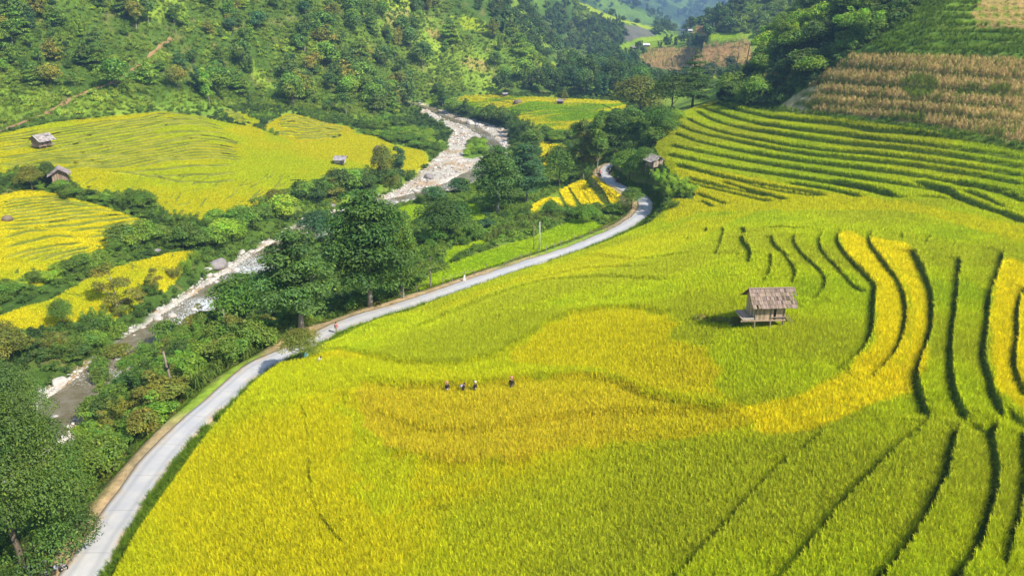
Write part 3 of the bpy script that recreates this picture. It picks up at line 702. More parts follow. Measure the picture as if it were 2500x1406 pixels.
# ------------------------------------------------------------------ mesh helpers
def tag(o, label=None, cat=None, group=None, kind=None):
    if label: o['label'] = label
    if cat: o['category'] = cat
    if group: o['group'] = group
    if kind: o['kind'] = kind
    return o
def mesh_np(name, V, quads=None, tris=None, mats=(), mi=None, smooth=False, tint=None):
    me = bpy.data.meshes.new(name)
    V = np.asarray(V, np.float32)
    nq = 0 if quads is None else len(quads); nt_ = 0 if tris is None else len(tris)
    loops = np.concatenate([np.asarray(quads, np.int32).ravel() if nq else np.zeros(0, np.int32), np.asarray(tris, np.int32).ravel() if nt_ else np.zeros(0, np.int32)])
    starts = np.concatenate([np.arange(nq) * 4, nq * 4 + np.arange(nt_) * 3]).astype(np.int32)
    me.vertices.add(len(V)); me.vertices.foreach_set('co', V.ravel())
    me.loops.add(len(loops)); me.loops.foreach_set('vertex_index', loops)
    me.polygons.add(len(starts)); me.polygons.foreach_set('loop_start', starts)
    for m in mats: me.materials.append(m)
    if mi is not None: me.polygons.foreach_set('material_index', np.asarray(mi, np.int32))
    me.polygons.foreach_set('use_smooth', np.full(len(starts), bool(smooth)))
    if tint is not None:
        a = me.attributes.new('tint', 'FLOAT_COLOR', 'POINT')
        t = np.ones((len(V), 4), np.float32); t[:, :3] = tint; a.data.foreach_set('color', t.ravel())
    me.update(calc_edges=True)
    return me
def link(name, data, parent=None, mat=None, loc=None, rz=0):
    o = bpy.data.objects.new(name, data); col_main.objects.link(o)
    if parent is not None: o.parent = parent
    if mat is not None: data.materials.append(mat)
    if loc is not None: o.location = loc
    if rz: o.rotation_euler = (0, 0, rz)
    return o
def empty(name, loc, rz=0):
    o = bpy.data.objects.new(name, None); col_main.objects.link(o); o.location = loc; o.rotation_euler = (0, 0, rz); o.empty_display_size = .3
    return o

class MB:
    """collects boxes, tubes and lathes into one mesh"""
    def __init__(s): s.V = []; s.Q = []; s.T = []; s.C = []; s.n = 0
    def raw(s, v, q=(), t=(), c=(1,1,1)):
        v = [tuple(p) for p in v]
        s.V += v; s.Q += [tuple(i + s.n for i in f) for f in q]; s.T += [tuple(i + s.n for i in f) for f in t]; s.C += [c] * len(v); s.n += len(v)
    def box(s, c, d, M3=None, col=(1,1,1), taper=1.0):
        x, y, z = [k / 2 for k in d]; P = []
        for sz in (-1, 1):
            k = 1 if sz < 0 else taper
            for sx, sy in ((-1,-1),(1,-1),(1,1),(-1,1)):
                p = Vector((sx * x * k, sy * y * k, sz * z))
                if M3 is not None: p = M3 @ p
                P.append(p + Vector(c))
        s.raw(P, [(3,2,1,0),(4,5,6,7),(0,1,5,4),(1,2,6,5),(2,3,7,6),(3,0,4,7)], (), col)
    def bar(s, a, b, w, h=None, col=(1,1,1)):
        a, b = Vector(a), Vector(b); d = b - a; h = h or w
        s.box((a + b) / 2, (w, h, d.length), d.to_track_quat('Z', 'Y').to_matrix(), col)
    def tube(s, pts, rad, k=7, col=(1,1,1), cap=True):
        pts = [Vector(p) for p in pts]; rad = rad if hasattr(rad, '__len__') else [rad] * len(pts)
        P = []; 
        for i, p in enumerate(pts):
            d = (pts[min(i + 1, len(pts) - 1)] - pts[max(i - 1, 0)])
            m = d.to_track_quat('Z', 'Y').to_matrix()
            for j in range(k):
                a = 2 * math.pi * j / k
                P.append(p + m @ Vector((rad[i] * math.cos(a), rad[i] * math.sin(a), 0)))
        q = [(i * k + j, i * k + (j + 1) % k, (i + 1) * k + (j + 1) % k, (i + 1) * k + j) for i in range(len(pts) - 1) for j in range(k)]
        t = []
        if cap:
            P += [pts[0], pts[-1]]; a = len(P) - 2; b = len(P) - 1; e = (len(pts) - 1) * k
            t = [(a, (j + 1) % k, j) for j in range(k)] + [(b, e + j, e + (j + 1) % k) for j in range(k)]
        s.raw(P, q, t, col)
    def lathe(s, prof, k=12, c=(0,0,0), col=(1,1,1), sx=1, sy=1):
        s_ = [(Vector(c) + Vector((r * math.cos(2*math.pi*j/k) * sx, r * math.sin(2*math.pi*j/k) * sy, z))) for r, z in prof for j in range(k)]
        q = [(i * k + j, i * k + (j + 1) % k, (i + 1) * k + (j + 1) % k, (i + 1) * k + j) for i in range(len(prof) - 1) for j in range(k)]
        s.raw(s_, q, (), col)
    def torus(s, c, r, t, M3, k=16, m=6, col=(1,1,1)):
        P = []
        for i in range(k):
            a = 2 * math.pi * i / k
            for j in range(m):
                b = 2 * math.pi * j / m
                P.append(Vector(c) + M3 @ Vector(((r + t * math.cos(b)) * math.cos(a), (r + t * math.cos(b)) * math.sin(a), t * math.sin(b))))
        q = [(i * m + j, ((i + 1) % k) * m + j, ((i + 1) % k) * m + (j + 1) % m, i * m + (j + 1) % m) for i in range(k) for j in range(m)]
        s.raw(P, q, (), col)
    def mesh(s, name, mat, smooth=False):
        return mesh_np(name, np.array(s.V, float).reshape(-1, 3), s.Q or None, s.T or None, [mat], None, smooth, np.array(s.C))
    def build(s, name, mat, parent=None, smooth=False):
        return link(name, s.mesh(name, mat, smooth), parent)

# ------------------------------------------------------------------ foliage
def leaf_quads(C, Nrm, size, asp=.55, rg=rng):
    n = len(C)
    Nrm = Nrm / (np.linalg.norm(Nrm, axis=1)[:, None] + 1e-9)
    r = rg.normal(size=(n, 3)); U = np.cross(Nrm, r); U /= np.linalg.norm(U, axis=1)[:, None] + 1e-9
    Wv = np.cross(Nrm, U)
    size = np.asarray(size)[:, None] * np.ones((n, 1))
    a = C - U * size * .5; b = C + Wv * size * asp * .5 + Nrm * size * .06; c = C + U * size * .5 - Nrm * size * .1; d = C - Wv * size * asp * .5 + Nrm * size * .06
    V = np.stack([a, b, c, d], 1).reshape(-1, 3)
    Qd = np.arange(n * 4).reshape(n, 4)
    return V, Qd
def crown_pts(lobes, n, rg, up=.35, shell=.62, under=.35):
    """leaf centres and normals over a set of ellipsoid lobes"""
    lob = np.array(lobes, float)
    w = (lob[:, 3] * lob[:, 4] + lob[:, 3] * lob[:, 5] + lob[:, 4] * lob[:, 5]); w /= w.sum()
    k = rg.choice(len(lob), n, p=w)
    d = rg.normal(size=(n, 3)); d /= np.linalg.norm(d, axis=1)[:, None]
    low = d[:, 2] < -under
    d[low, 2] *= -1
    rad = (shell + (1 - shell) * rg.random(n) ** .6) * (1 + .22 * (rg.random(n) < .07) * rg.random(n))
    bump_ = 1 + .16 * np.sin(d[:, 0] * 5 + k) * np.sin(d[:, 1] * 6 + 2 * k) + .1 * np.sin(d[:, 2] * 9 + k)
    C = lob[k, :3] + d * lob[k, 3:6] * (rad * bump_)[:, None]
    Nm = d / lob[k, 3:6] * lob[k, 3:6].mean(1)[:, None] + rg.normal(size=(n, 3)) * .55 + np.array([0, 0, up])
    return C, Nm, k
def limbs(mb, base_r, h0, lobes, rg, top=None, lean=0, k=7):
    """tapered trunk with limbs to the lobes"""
    lob = np.array(lobes, float); cz = lob[:, 2].max() if top is None else top
    pts = [(0, 0, -.4)]; rad = [base_r * 1.35]
    m = 7; px = py = 0
    for i in range(1, m + 1):
        px += rg.uniform(-.12, .12) + lean; py += rg.uniform(-.12, .12)
        pts.append((px, py, cz * i / m)); rad.append(base_r * (1 - .8 * i / m))
    mb.tube(pts, rad, k)
    hi_ = lob[lob[:, 2] > .34 * cz]
    for l in hi_[rg.permutation(len(hi_))[:9]]:
        zi = max(h0, l[2] - .5 * (abs(l[0]) + abs(l[1])) - rg.uniform(.2, 1)); t = min(zi / cz, .9)
        i = t * m; a = Vector(pts[int(i)]).lerp(Vector(pts[min(int(i) + 1, m)]), i - int(i)); r = base_r * (1 - .8 * t) * .6
        b = Vector(l[:3]); mid = a.lerp(b, .5) + Vector((0, 0, -.12 * (b - a).length))
        mb.tube([a, mid, b], [r, r * .65, r * .2], 5)
def tints(k, C, rg, spread=.22, nl=None):
    nl = nl or (int(k.max()) + 1)
    L_ = 1 + rg.uniform(-spread, spread, nl); w = rg.uniform(-.5, .5, nl)
    t = L_[k] * (1 + rg.uniform(-.22, .22, len(k)))
    c = np.stack([t * (1 + .28 * w[k]), t, t * (1 - .1 * w[k])], -1)
    y = rg.random(len(k)) < .05
    c[y] *= np.array([1.9, 1.5, .9])
    return np.clip(c, .25, 2.4)
def lobes_dome(w, h, z0, n, rg, flat=.8, rr=(.2, .34)):
    out = []
    for i in range(n):
        a = 2.4 * i + rg.uniform(-.4, .4); f = math.sqrt((i + .5) / n)
        r = w * .5 * f * .78; zt = z0 + (h - z0) * (.28 + .62 * math.sqrt(max(0, 1 - f * f)) * rg.uniform(.75, 1.05))
        s = w * rg.uniform(*rr)
        out.append((r * math.cos(a), r * math.sin(a), zt, s, s, s * flat))
    out.append((0, 0, z0 + (h - z0) * .45, w * .3, w * .3, (h - z0) * .4))
    return out
def make_tree(name, lobes, nleaf, leaf, tr, h0, seed, up=.35, shell=.62, asp=.55, bark='bark', lean=0, one=False, top=None, mat='leaf', spread=.22):
    rg = np.random.default_rng(seed)
    C, Nm, k = crown_pts(lobes, nleaf, rg, up, shell)
    V, Qd = leaf_quads(C, Nm, leaf * rg.uniform(.6, 1.35, nleaf), asp, rg)
    T = np.repeat(tints(k, C, rg, spread), 4, 0)
    mb = MB()
    if tr > 0: limbs(mb, tr, h0, lobes, rg, top, lean)
    if one:
        n = len(V); tv = np.array(mb.V, float).reshape(-1, 3)
        quads = np.vstack([Qd, np.array(mb.Q, int).reshape(-1, 4) + n]); tri = (np.array(mb.T, int).reshape(-1, 3) + n) if mb.T else None
        mi = np.r_[np.zeros(len(Qd)), np.ones(len(quads) - len(Qd)), np.ones(0 if tri is None else len(tri))]
        return mesh_np(name, np.vstack([V, tv]) if len(tv) else V, quads, tri, [M[mat], M[bark]], mi, False, np.vstack([T, np.ones((len(tv), 3))]))
    return (mesh_np(name + '_crown', V, Qd, None, [M[mat]], None, False, T), mb.mesh(name + '_trunk', M[bark], True))
# ------------------------------------------------------------------ terrain sheet
th_f = np.concatenate([np.linspace(-math.pi, -.75, 50)[:-1], np.linspace(-.75, -.62, 30)[:-1], np.linspace(-.62, .62, 760), np.linspace(.62, .75, 30)[1:], np.linspace(.75, math.pi, 50)[1:-1]])
r = 4.0; rs = [r]
while r < 3900 * S:
    hgt = 34.0; px = r * r / hgt / 800 * .52       # about three quarters of a pixel of flat ground seen from the air
    r += min(max(px, .28), max(.0062 * r, .3)) if r > 26 else 2.0
    rs.append(r)
rs = np.array(rs)
TT, RR = np.meshgrid(th_f, rs, indexing='ij')
tx = (RR * np.sin(TT)).ravel(); ty = (RR * np.cos(TT)).ravel()
tz = np.empty(tx.shape); tc = np.empty(tx.shape + (3,))
for a in range(0, len(tx), 150000):
    s_ = slice(a, a + 150000)
    z, gap, e, we, rd = H(tx[s_], ty[s_], True)
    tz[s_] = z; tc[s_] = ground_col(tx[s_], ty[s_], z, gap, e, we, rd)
nt_, nr_ = len(th_f), len(rs)
i = np.arange(nt_)[:, None]; j = np.arange(nr_ - 1)[None]
i2 = (i + 1) % nt_
q = np.stack([i * nr_ + j, i * nr_ + j + 1, i2 * nr_ + j + 1, i2 * nr_ + j], -1).reshape(-1, 4)
V = np.stack([tx, ty, tz], -1)
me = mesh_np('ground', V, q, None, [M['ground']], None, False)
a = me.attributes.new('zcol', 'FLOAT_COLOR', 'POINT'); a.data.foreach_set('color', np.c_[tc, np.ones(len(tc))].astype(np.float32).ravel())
ground = link('ground', me)
tag(ground, 'valley floor, terraces and wooded slopes of the landscape', 'ground', None, 'structure')
print('terrain verts', len(tx))
# inner disc under the camera
zc = float(H(np.array([0.01]), np.array([4.0]))[0])

# ------------------------------------------------------------------ road
k = 9
P = ROAD; T = np.gradient(P[:, :2], axis=0); T /= np.linalg.norm(T, axis=1)[:, None]
Nn = np.stack([-T[:, 1], T[:, 0]], -1)
us = np.linspace(-1, 1, k); V = []; ed = []
for i in range(len(P)):
    w = ROAD_HW * (1 + .05 * math.sin(i * .7) + .04 * math.sin(i * 1.9))
    wl = w + .3 * (vnoise(np.array([i * .8]), np.array([3.3]), 7)[0] - .5); wr = w + .3 * (vnoise(np.array([i * .8]), np.array([8.3]), 7)[0] - .5)
    for u in us:
        o = Nn[i] * (u * (wl if u > 0 else wr)); V.append((P[i, 0] + o[0], P[i, 1] + o[1], P[i, 2] + .02 - .05 * u * u)); ed.append(abs(u))
# drop skirts so the slab has an edge
q = [(i * k + j, i * k + j + 1, (i + 1) * k + j + 1, (i + 1) * k + j) for i in range(len(P) - 1) for j in range(k - 1)]
n0 = len(V)
for i in range(len(P)):
    for j in (0, k - 1):
        v = V[i * k + j]; V.append((v[0], v[1], v[2] - .3)); ed.append(1)
for i in range(len(P) - 1):
    q.append((n0 + 2 * i, i * k, (i + 1) * k, n0 + 2 * i + 2)); q.append((i * k + k - 1, n0 + 2 * i + 1, n0 + 2 * i + 3, (i + 1) * k + k - 1))
me = mesh_np('road', V, q, None, [M['road']], None, True)
at = me.attributes.new('edge', 'FLOAT', 'POINT'); at.data.foreach_set('value', np.array(ed, np.float32))
at = me.attributes.new('run', 'FLOAT', 'POINT'); at.data.foreach_set('value', np.array([i * 2.0 / 5 for i in range(len(P)) for _ in range(k)] + [i * 2.0 / 5 for i in range(len(P)) for _ in range(2)], np.float32))
road = tag(link('road', me), 'narrow grey concrete road winding between rice and trees', 'road', None, 'structure')

# ------------------------------------------------------------------ water
WPs = resample(np.c_[WP, WHW], 1.5); 
Pw = smooth_line(WPs, 4); T = np.gradient(Pw[:, :2], axis=0); T /= np.linalg.norm(T, axis=1)[:, None]; Nn = np.stack([-T[:, 1], T[:, 0]], -1)
dR, _, _, parR, _ = seg_dist(RC, Pw[:, 0], Pw[:, 1]); zw = smooth_line((np.interp(parR, np.arange(len(RC)), RZ))[:, None], 12)[:, 0] - .42
FOAM = [((590,650),9,.9),((610,665),6,.9),((505,725),5,.8),((465,770),5,.7),((430,800),6,.8),((575,668),5,.8),((490,738),4,.5),((450,765),3,.5),((420,790),4,.8),((520,712),3,.4),((1010,468),3,.5),((1085,448),3,.5),((1150,310),5,.6),((1195,330),6,.6),((1205,355),6,.5),((1040,268),4,.5),((930,488),4,.5),((400,800),5,.7)]
FP = [(hit([p[0]], [p[1]])[0], rr, v) for p, rr, v in FOAM]
k = 11; V = []; fo = []
for i in range(len(Pw)):
    for u in np.linspace(-1.25, 1.25, k):
        x, y = Pw[i, 0] + Nn[i, 0] * u * Pw[i, 3], Pw[i, 1] + Nn[i, 1] * u * Pw[i, 3]
        f = .22 + .10 * math.sin(i * .35) + .10 * (vnoise(np.array([x / 3.]), np.array([y / 3.]), 5)[0] - .5) + sum(.13 * v * math.exp(-((x - p[0]) ** 2 + (y - p[1]) ** 2) / (rr * rr * .6)) for p, rr, v in FP)
        V.append((x, y, zw[i] + .05 * math.sin(i * 1.3 + 3 * u))); fo.append(min(f, 1.0))
q = [(i * k + j, i * k + j + 1, (i + 1) * k + j + 1, (i + 1) * k + j) for i in range(len(Pw) - 1) for j in range(k - 1)]
me = mesh_np('river_water', V, q, None, [M['water']], None, True)
at = me.attributes.new('foam', 'FLOAT', 'POINT'); at.data.foreach_set('value', np.array(fo, np.float32))
tag(link('river_water', me), 'shallow brown river with white rapids', 'river', None, 'structure')
ez, rz_ = river_e(np.array([POOL[0]]), np.array([POOL[1]]))
# fast height of the finished sheet
TZ = tz.reshape(nt_, nr_)
def Hg(x, y):
    x = np.asarray(x, float); y = np.asarray(y, float)
    th = np.arctan2(x, y); rr = np.hypot(x, y)
    i = np.clip(np.searchsorted(th_f, th) - 1, 0, nt_ - 2); j = np.clip(np.searchsorted(rs, rr) - 1, 0, nr_ - 2)
    u = np.clip((th - th_f[i]) / (th_f[i + 1] - th_f[i]), 0, 1); v = np.clip((rr - rs[j]) / (rs[j + 1] - rs[j]), 0, 1)
    return (TZ[i, j] * (1 - u) + TZ[i + 1, j] * u) * (1 - v) + (TZ[i, j + 1] * (1 - u) + TZ[i + 1, j + 1] * u) * v
Hs = Hg
import time as _t
_T0 = _t.perf_counter()
def lap(s): print('LAP', s, round(_t.perf_counter() - _T0, 1))

# ------------------------------------------------------------------ grassy banks of the terraces left of the river
def banks():
    V = []; Qs = []; C = []; rg = np.random.default_rng(21)
    for P, r, w, g, grp in FAULT:
        if grp not in 'ABCE' or g <= .1: continue
        Q = smooth_line(resample(P, 1.1), 2); n = len(Q)
        if n < 4: continue
        T = np.gradient(Q[:, :2], axis=0); T /= np.linalg.norm(T, axis=1)[:, None] + 1e-9
        Nl = np.stack([-T[:, 1], T[:, 0]], -1)
        wv = (vnoise(Q[:, 0] / 2.2, Q[:, 1] / 2.2, 23) - .5) * .35
        k = np.minimum(1, np.minimum(np.arange(n), np.arange(n)[::-1]) / 3.0)
        lo = Q[:, :2] - Nl * (g * .8 + wv)[:, None]; hi = Q[:, :2] - Nl * (.05 + wv)[:, None]; ba = Q[:, :2] + Nl * (.14 + wv)[:, None]
        zb = base(Q[:, 0], Q[:, 1])
        ht = (r * .5 - .02 + .12 * vnoise(Q[:, 0] / 1.5, Q[:, 1] / 1.5, 29)) * k
        i0 = len(V)
        for i in range(n):
            V += [(lo[i, 0], lo[i, 1], zb[i] - r * .5 - .15), (hi[i, 0], hi[i, 1], zb[i] + ht[i]), (ba[i, 0], ba[i, 1], zb[i] + ht[i] * .9 - .04)]
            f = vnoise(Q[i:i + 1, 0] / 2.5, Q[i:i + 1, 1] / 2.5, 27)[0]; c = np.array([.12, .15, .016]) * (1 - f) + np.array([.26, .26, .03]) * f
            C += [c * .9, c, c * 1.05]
            if i: a = i0 + 3 * (i - 1); Qs += [(a, a + 3, a + 4, a + 1), (a + 1, a + 4, a + 5, a + 2)]
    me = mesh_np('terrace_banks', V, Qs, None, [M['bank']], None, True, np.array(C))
    tag(link('terrace_banks', me), 'grassy earth banks stepping the left terraces', 'terrace banks', None, 'structure')
M['bank'] = mat_attr('bank_grass', .95, 1.6, (1, 1, 1), .1)
banks()
# ------------------------------------------------------------------ scattered ground cover (geometry-node instances)
def scatter(name, P, rot, scl, colr, protos, pid, label, cat):
    """P (N,3) rot (N,3) scl (N,3) colr (N,3): instances of the proto meshes on points"""
    pc = bpy.data.collections.new(name + '_kinds')
    for k, me in enumerate(protos):
        o = bpy.data.objects.new('%s_kind_%02d' % (name, k), me); pc.objects.link(o)
    n = len(P)
    me = bpy.data.meshes.new(name); me.vertices.add(n); me.vertices.foreach_set('co', np.asarray(P, np.float32).ravel())
    for nm, tp, key, a in (('rot', 'FLOAT_VECTOR', 'vector', rot), ('scl', 'FLOAT_VECTOR', 'vector', scl), ('pid', 'INT', 'value', pid)):
        at = me.attributes.new(nm, tp, 'POINT'); at.data.foreach_set(key, np.asarray(a, np.float32 if tp != 'INT' else np.int32).ravel())
    at = me.attributes.new('col', 'FLOAT_COLOR', 'POINT'); at.data.foreach_set('color', np.c_[colr, np.ones(n)].astype(np.float32).ravel())
    o = link(name, me)
    ng = bpy.data.node_groups.new(name + '_spread', 'GeometryNodeTree')
    ng.interface.new_socket('Geometry', in_out='INPUT', socket_type='NodeSocketGeometry'); ng.interface.new_socket('Geometry', in_out='OUTPUT', socket_type='NodeSocketGeometry')
    gi = ng.nodes.new('NodeGroupInput'); go = ng.nodes.new('NodeGroupOutput')
    ip = ng.nodes.new('GeometryNodeInstanceOnPoints'); ci = ng.nodes.new('GeometryNodeCollectionInfo')
    ci.inputs['Collection'].default_value = pc; ci.inputs['Separate Children'].default_value = True; ci.inputs['Reset Children'].default_value = True
    def attr(nm, dt):
        a = ng.nodes.new('GeometryNodeInputNamedAttribute'); a.data_type = dt; a.inputs['Name'].default_value = nm; return a.outputs['Attribute']
    ng.links.new(gi.outputs[0], ip.inputs['Points']); ng.links.new(ci.outputs[0], ip.inputs['Instance'])
    ip.inputs['Pick Instance'].default_value = True
    ng.links.new(attr('pid', 'INT'), ip.inputs['Instance Index'])
    ng.links.new(attr('rot', 'FLOAT_VECTOR'), ip.inputs['Rotation']); ng.links.new(attr('scl', 'FLOAT_VECTOR'), ip.inputs['Scale'])
    ng.links.new(ip.outputs[0], go.inputs[0])
    md = o.modifiers.new('spread', 'NODES'); md.node_group = ng
    tag(o, label, cat, None, 'stuff')
    print(name, n)
    return o

def blade_tuft(name, n, h, spread, w, droop, seed, grain=0, mat='rice', seg=2, dead=0):
    """a clump of bent blades; grain > 0 adds drooping ears"""
    rg = np.random.default_rng(seed); V = []; Qs = []; T = []
    for b in range(n + grain):
        g = b >= n
        a = rg.uniform(0, 2 * math.pi); r0 = spread * .35 * math.sqrt(rg.random()); ca, sa = math.cos(a), math.sin(a)
        hh = h * rg.uniform(.75, 1.1) * (.95 if g else 1); out = spread * rg.uniform(.25, .85) * (1.1 if g else 1); dr = droop * rg.uniform(.5, 1.3) * (1.5 if g else 1)
        ww = w * rg.uniform(.7, 1.2)
        bx, by = r0 * math.cos(a + 1), r0 * math.sin(a + 1)
        pr = None; sg = seg + (1 if g else 0)
        t0 = rg.uniform(.8, 1.15)
        for s in range(sg + 1):
            t = s / sg
            x = bx + ca * out * t ** 1.6; y = by + sa * out * t ** 1.6; z = hh * (t - dr * t ** 3)
            wd = ww * (1 - .75 * t)
            if g: wd = ww * (.35 if t < .5 else 1.5) * (.3 if s == sg else 1)
            i = len(V); V += [(x - sa * wd, y + ca * wd, z), (x + sa * wd, y - ca * wd, z)]
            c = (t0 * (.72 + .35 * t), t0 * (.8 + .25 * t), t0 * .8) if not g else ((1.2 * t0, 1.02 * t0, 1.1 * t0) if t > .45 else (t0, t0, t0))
            if dead and b % dead == 0: c = (1.3, 1.0, 1.0)
            T += [c, c]
            if s: Qs.append((i - 2, i - 1, i + 1, i))
    return mesh_np(name, np.array(V), Qs, None, [M[mat]], None, True, np.array(T))

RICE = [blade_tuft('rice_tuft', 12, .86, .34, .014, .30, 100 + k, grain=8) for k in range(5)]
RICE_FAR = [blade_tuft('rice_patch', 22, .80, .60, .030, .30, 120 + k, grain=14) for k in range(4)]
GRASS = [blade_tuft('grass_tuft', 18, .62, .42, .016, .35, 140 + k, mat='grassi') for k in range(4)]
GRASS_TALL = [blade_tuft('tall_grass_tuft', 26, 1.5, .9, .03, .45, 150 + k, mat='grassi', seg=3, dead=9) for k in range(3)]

def jit_grid(x0, x1, y0, y1, st, rg):
    gx = np.arange(x0, x1, st); gy = np.arange(y0, y1, st)
    X, Y_ = np.meshgrid(gx, gy); X = X.ravel() + rg.uniform(-.5, .5, X.size) * st; Y_ = Y_.ravel() + rg.uniform(-.5, .5, Y_.size) * st
    return X, Y_
def in_frame(x, y, z, mx=260, my=200):
    px, py, dep = proj(x, y, z)
    return (dep > 5) & (px > -mx) & (px < 2500 + mx) & (py > -my) & (py < 1406 + my)

def rice_points(zn, poly, bands, rg, clear=()):
    out = []
    P = np.asarray(poly)
    for r0, r1, st, sc_ in bands:
        x0, x1, y0, y1 = P[:, 0].min(), P[:, 0].max(), P[:, 1].min(), P[:, 1].max()
        x0, x1 = max(x0, -r1), min(x1, r1); y0, y1 = max(y0, 0), min(y1, r1)
        if x1 <= x0 or y1 <= y0: continue
        X, Y_ = jit_grid(x0, x1, y0, y1, st, rg)
        rr = np.hypot(X, Y_); m = (rr >= r0) & (rr < r1); X, Y_ = X[m], Y_[m]
        m = inpoly(P, X, Y_); X, Y_ = X[m], Y_[m]
        if not len(X): continue
        m = in_frame(X, Y_, base(X, Y_), 620); X, Y_ = X[m], Y_[m]
        if not len(X): continue
        z, gap, e, we, rd = H(X, Y_, True)
        m = (gap > 1) & (e > 1.5) & (rd > ROAD_HW + 1.0)
        for cx, cy, cr in clear: m &= np.hypot(X - cx, Y_ - cy) > cr
        X, Y_, z = X[m], Y_[m], z[m]
        c = rice_col(X, Y_, zn) if zn != 'F' else np.repeat(PAL['bright'][None], len(X), 0)
        out.append(np.c_[X, Y_, z, c, np.full(len(X), sc_), np.full(len(X), st)])
    return np.vstack(out) if out else np.zeros((0, 8))
def put_rice(name, D, protos, label, rg, zs=1.0, wind=.05):
    n = len(D)
    c = D[:, 3:6] * rg.uniform(.68, 1.28, n)[:, None] * RICE_GAIN
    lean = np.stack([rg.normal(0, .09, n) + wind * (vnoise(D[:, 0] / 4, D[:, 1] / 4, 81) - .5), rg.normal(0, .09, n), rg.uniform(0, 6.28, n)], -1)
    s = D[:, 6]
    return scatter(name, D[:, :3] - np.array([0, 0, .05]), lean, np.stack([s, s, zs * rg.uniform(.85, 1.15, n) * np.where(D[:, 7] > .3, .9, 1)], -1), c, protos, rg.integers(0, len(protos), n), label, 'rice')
RICE_GAIN = 1.25
rg = np.random.default_rng(77)
HUT = hit([1872], [797], Hs)[0]
CLEAR = [(HUT[0], HUT[1] + .9, 2.1), (HUT[0] - 1.6, HUT[1] + 1.0, 1.3)]
WEED = hit([1712, 1740, 1768, 1788], [786, 790, 792, 794], Hs)
CLEAR += [(w_[0], w_[1], .75) for w_ in WEED]
Djk = rice_points('J', Z['J'], [(20, 82, .165, .80), (82, 125, .23, 1.05)], rg, CLEAR)
put_rice('near_rice', Djk, RICE, 'ripening yellow and green rice of the big curved terraces beside the road', rg)
Dk = rice_points('J', Z['J'], [(125, 250, .27, 1.0)], rg)
put_rice('hillside_rice', Dk, RICE, 'green and gold rice on the narrow stacked terraces of the right slope', rg)
Da = np.vstack([rice_points(k, Z[k], [(60, 320, .27, .85)], rg) for k in ('A', 'A2', 'D')])
put_rice('terrace_rice', Da, RICE, 'yellow rice of the wide fan of terraces under the wooded hill', rg, .5)
Db = np.vstack([rice_points(k, Z[k], [(60, 320, .25, .82)], rg) for k in ('B', 'C')])
put_rice('riverside_rice', Db, RICE, 'golden rice of the low terraces along the left river bank', rg, .5)
De = np.vstack([rice_points(k, Z[k], [(100, 500, .62, 1.15)], rg) for k in ('E', 'E2', 'G')])
put_rice('valley_rice', De, RICE_FAR, 'yellow and green rice on the flat field in the middle of the valley', rg, .5)
Dh = np.vstack([rice_points(k, Z[k], [(60, 200, .34, 1.0)], rg) for k in ('Hg', 'Hg2', 'I1', 'I2', 'I3')] + [rice_points('F', P, [(60, 260, .42, 1.0)], rg) for P in FS])
put_rice('roadside_rice', Dh, RICE_FAR, 'bright green and yellow rice plots between the road and the river', rg, .9)

# grass on the terrace risers
def riser_grass():
    out = []; rg = np.random.default_rng(5)
    for P, r, w, g, grp in FAULT:
        if g <= 0.02 or grp in 'ABE': continue
        Q = resample(P, 1.0); Lk = len(Q)
        dist = np.hypot(Q[:, 0], Q[:, 1]).mean()
        st = .14 if dist < 90 else (.25 if dist < 150 else .4)
        Q = resample(P, st)
        T = np.gradient(Q[:, :2], axis=0); T /= np.linalg.norm(T, axis=1)[:, None] + 1e-9
        nr = 3 if grp in 'JK' else 2
        for k in range(nr):
            off = rg.uniform(-g * 1.05, g * .12, len(Q))
            x = Q[:, 0] - T[:, 1] * off + rg.normal(0, .05, len(Q)); y = Q[:, 1] + T[:, 0] * off + rg.normal(0, .05, len(Q))
            out.append(np.c_[x, y, np.full(len(Q), 1.0 if dist < 90 else (1.35 if dist < 150 else 1.7)), np.full(len(Q), {'J': 0, 'K': 1}.get(grp, 2))])
    D = np.vstack(out)
    z = H(D[:, 0], D[:, 1]); m = in_frame(D[:, 0], D[:, 1], z); D, z = D[m], z[m]
    n = len(D); t = fbm(D[:, 0] / 3, D[:, 1] / 3, 91, 3)[:, None]
    c = np.array([.14, .22, .024]) * (1 - t) + np.array([.29, .36, .036]) * t
    m = D[:, 3] == 2; c[m] = c[m] * .6 + np.array([.12, .12, .012])
    c *= rg.uniform(.75, 1.3, n)[:, None]
    s = D[:, 2] * np.where(D[:, 3] == 2, .30, .60)
    scatter('terrace_grass', np.c_[D[:, :2], z - .03], np.c_[rg.normal(0, .2, n), rg.normal(0, .2, n), rg.uniform(0, 6.28, n)], np.c_[s, s, s * rg.uniform(.6, 1.1, n)], c, GRASS, rg.integers(0, 4, n), 'dark green grass growing on the terrace banks', 'grass')
riser_grass()

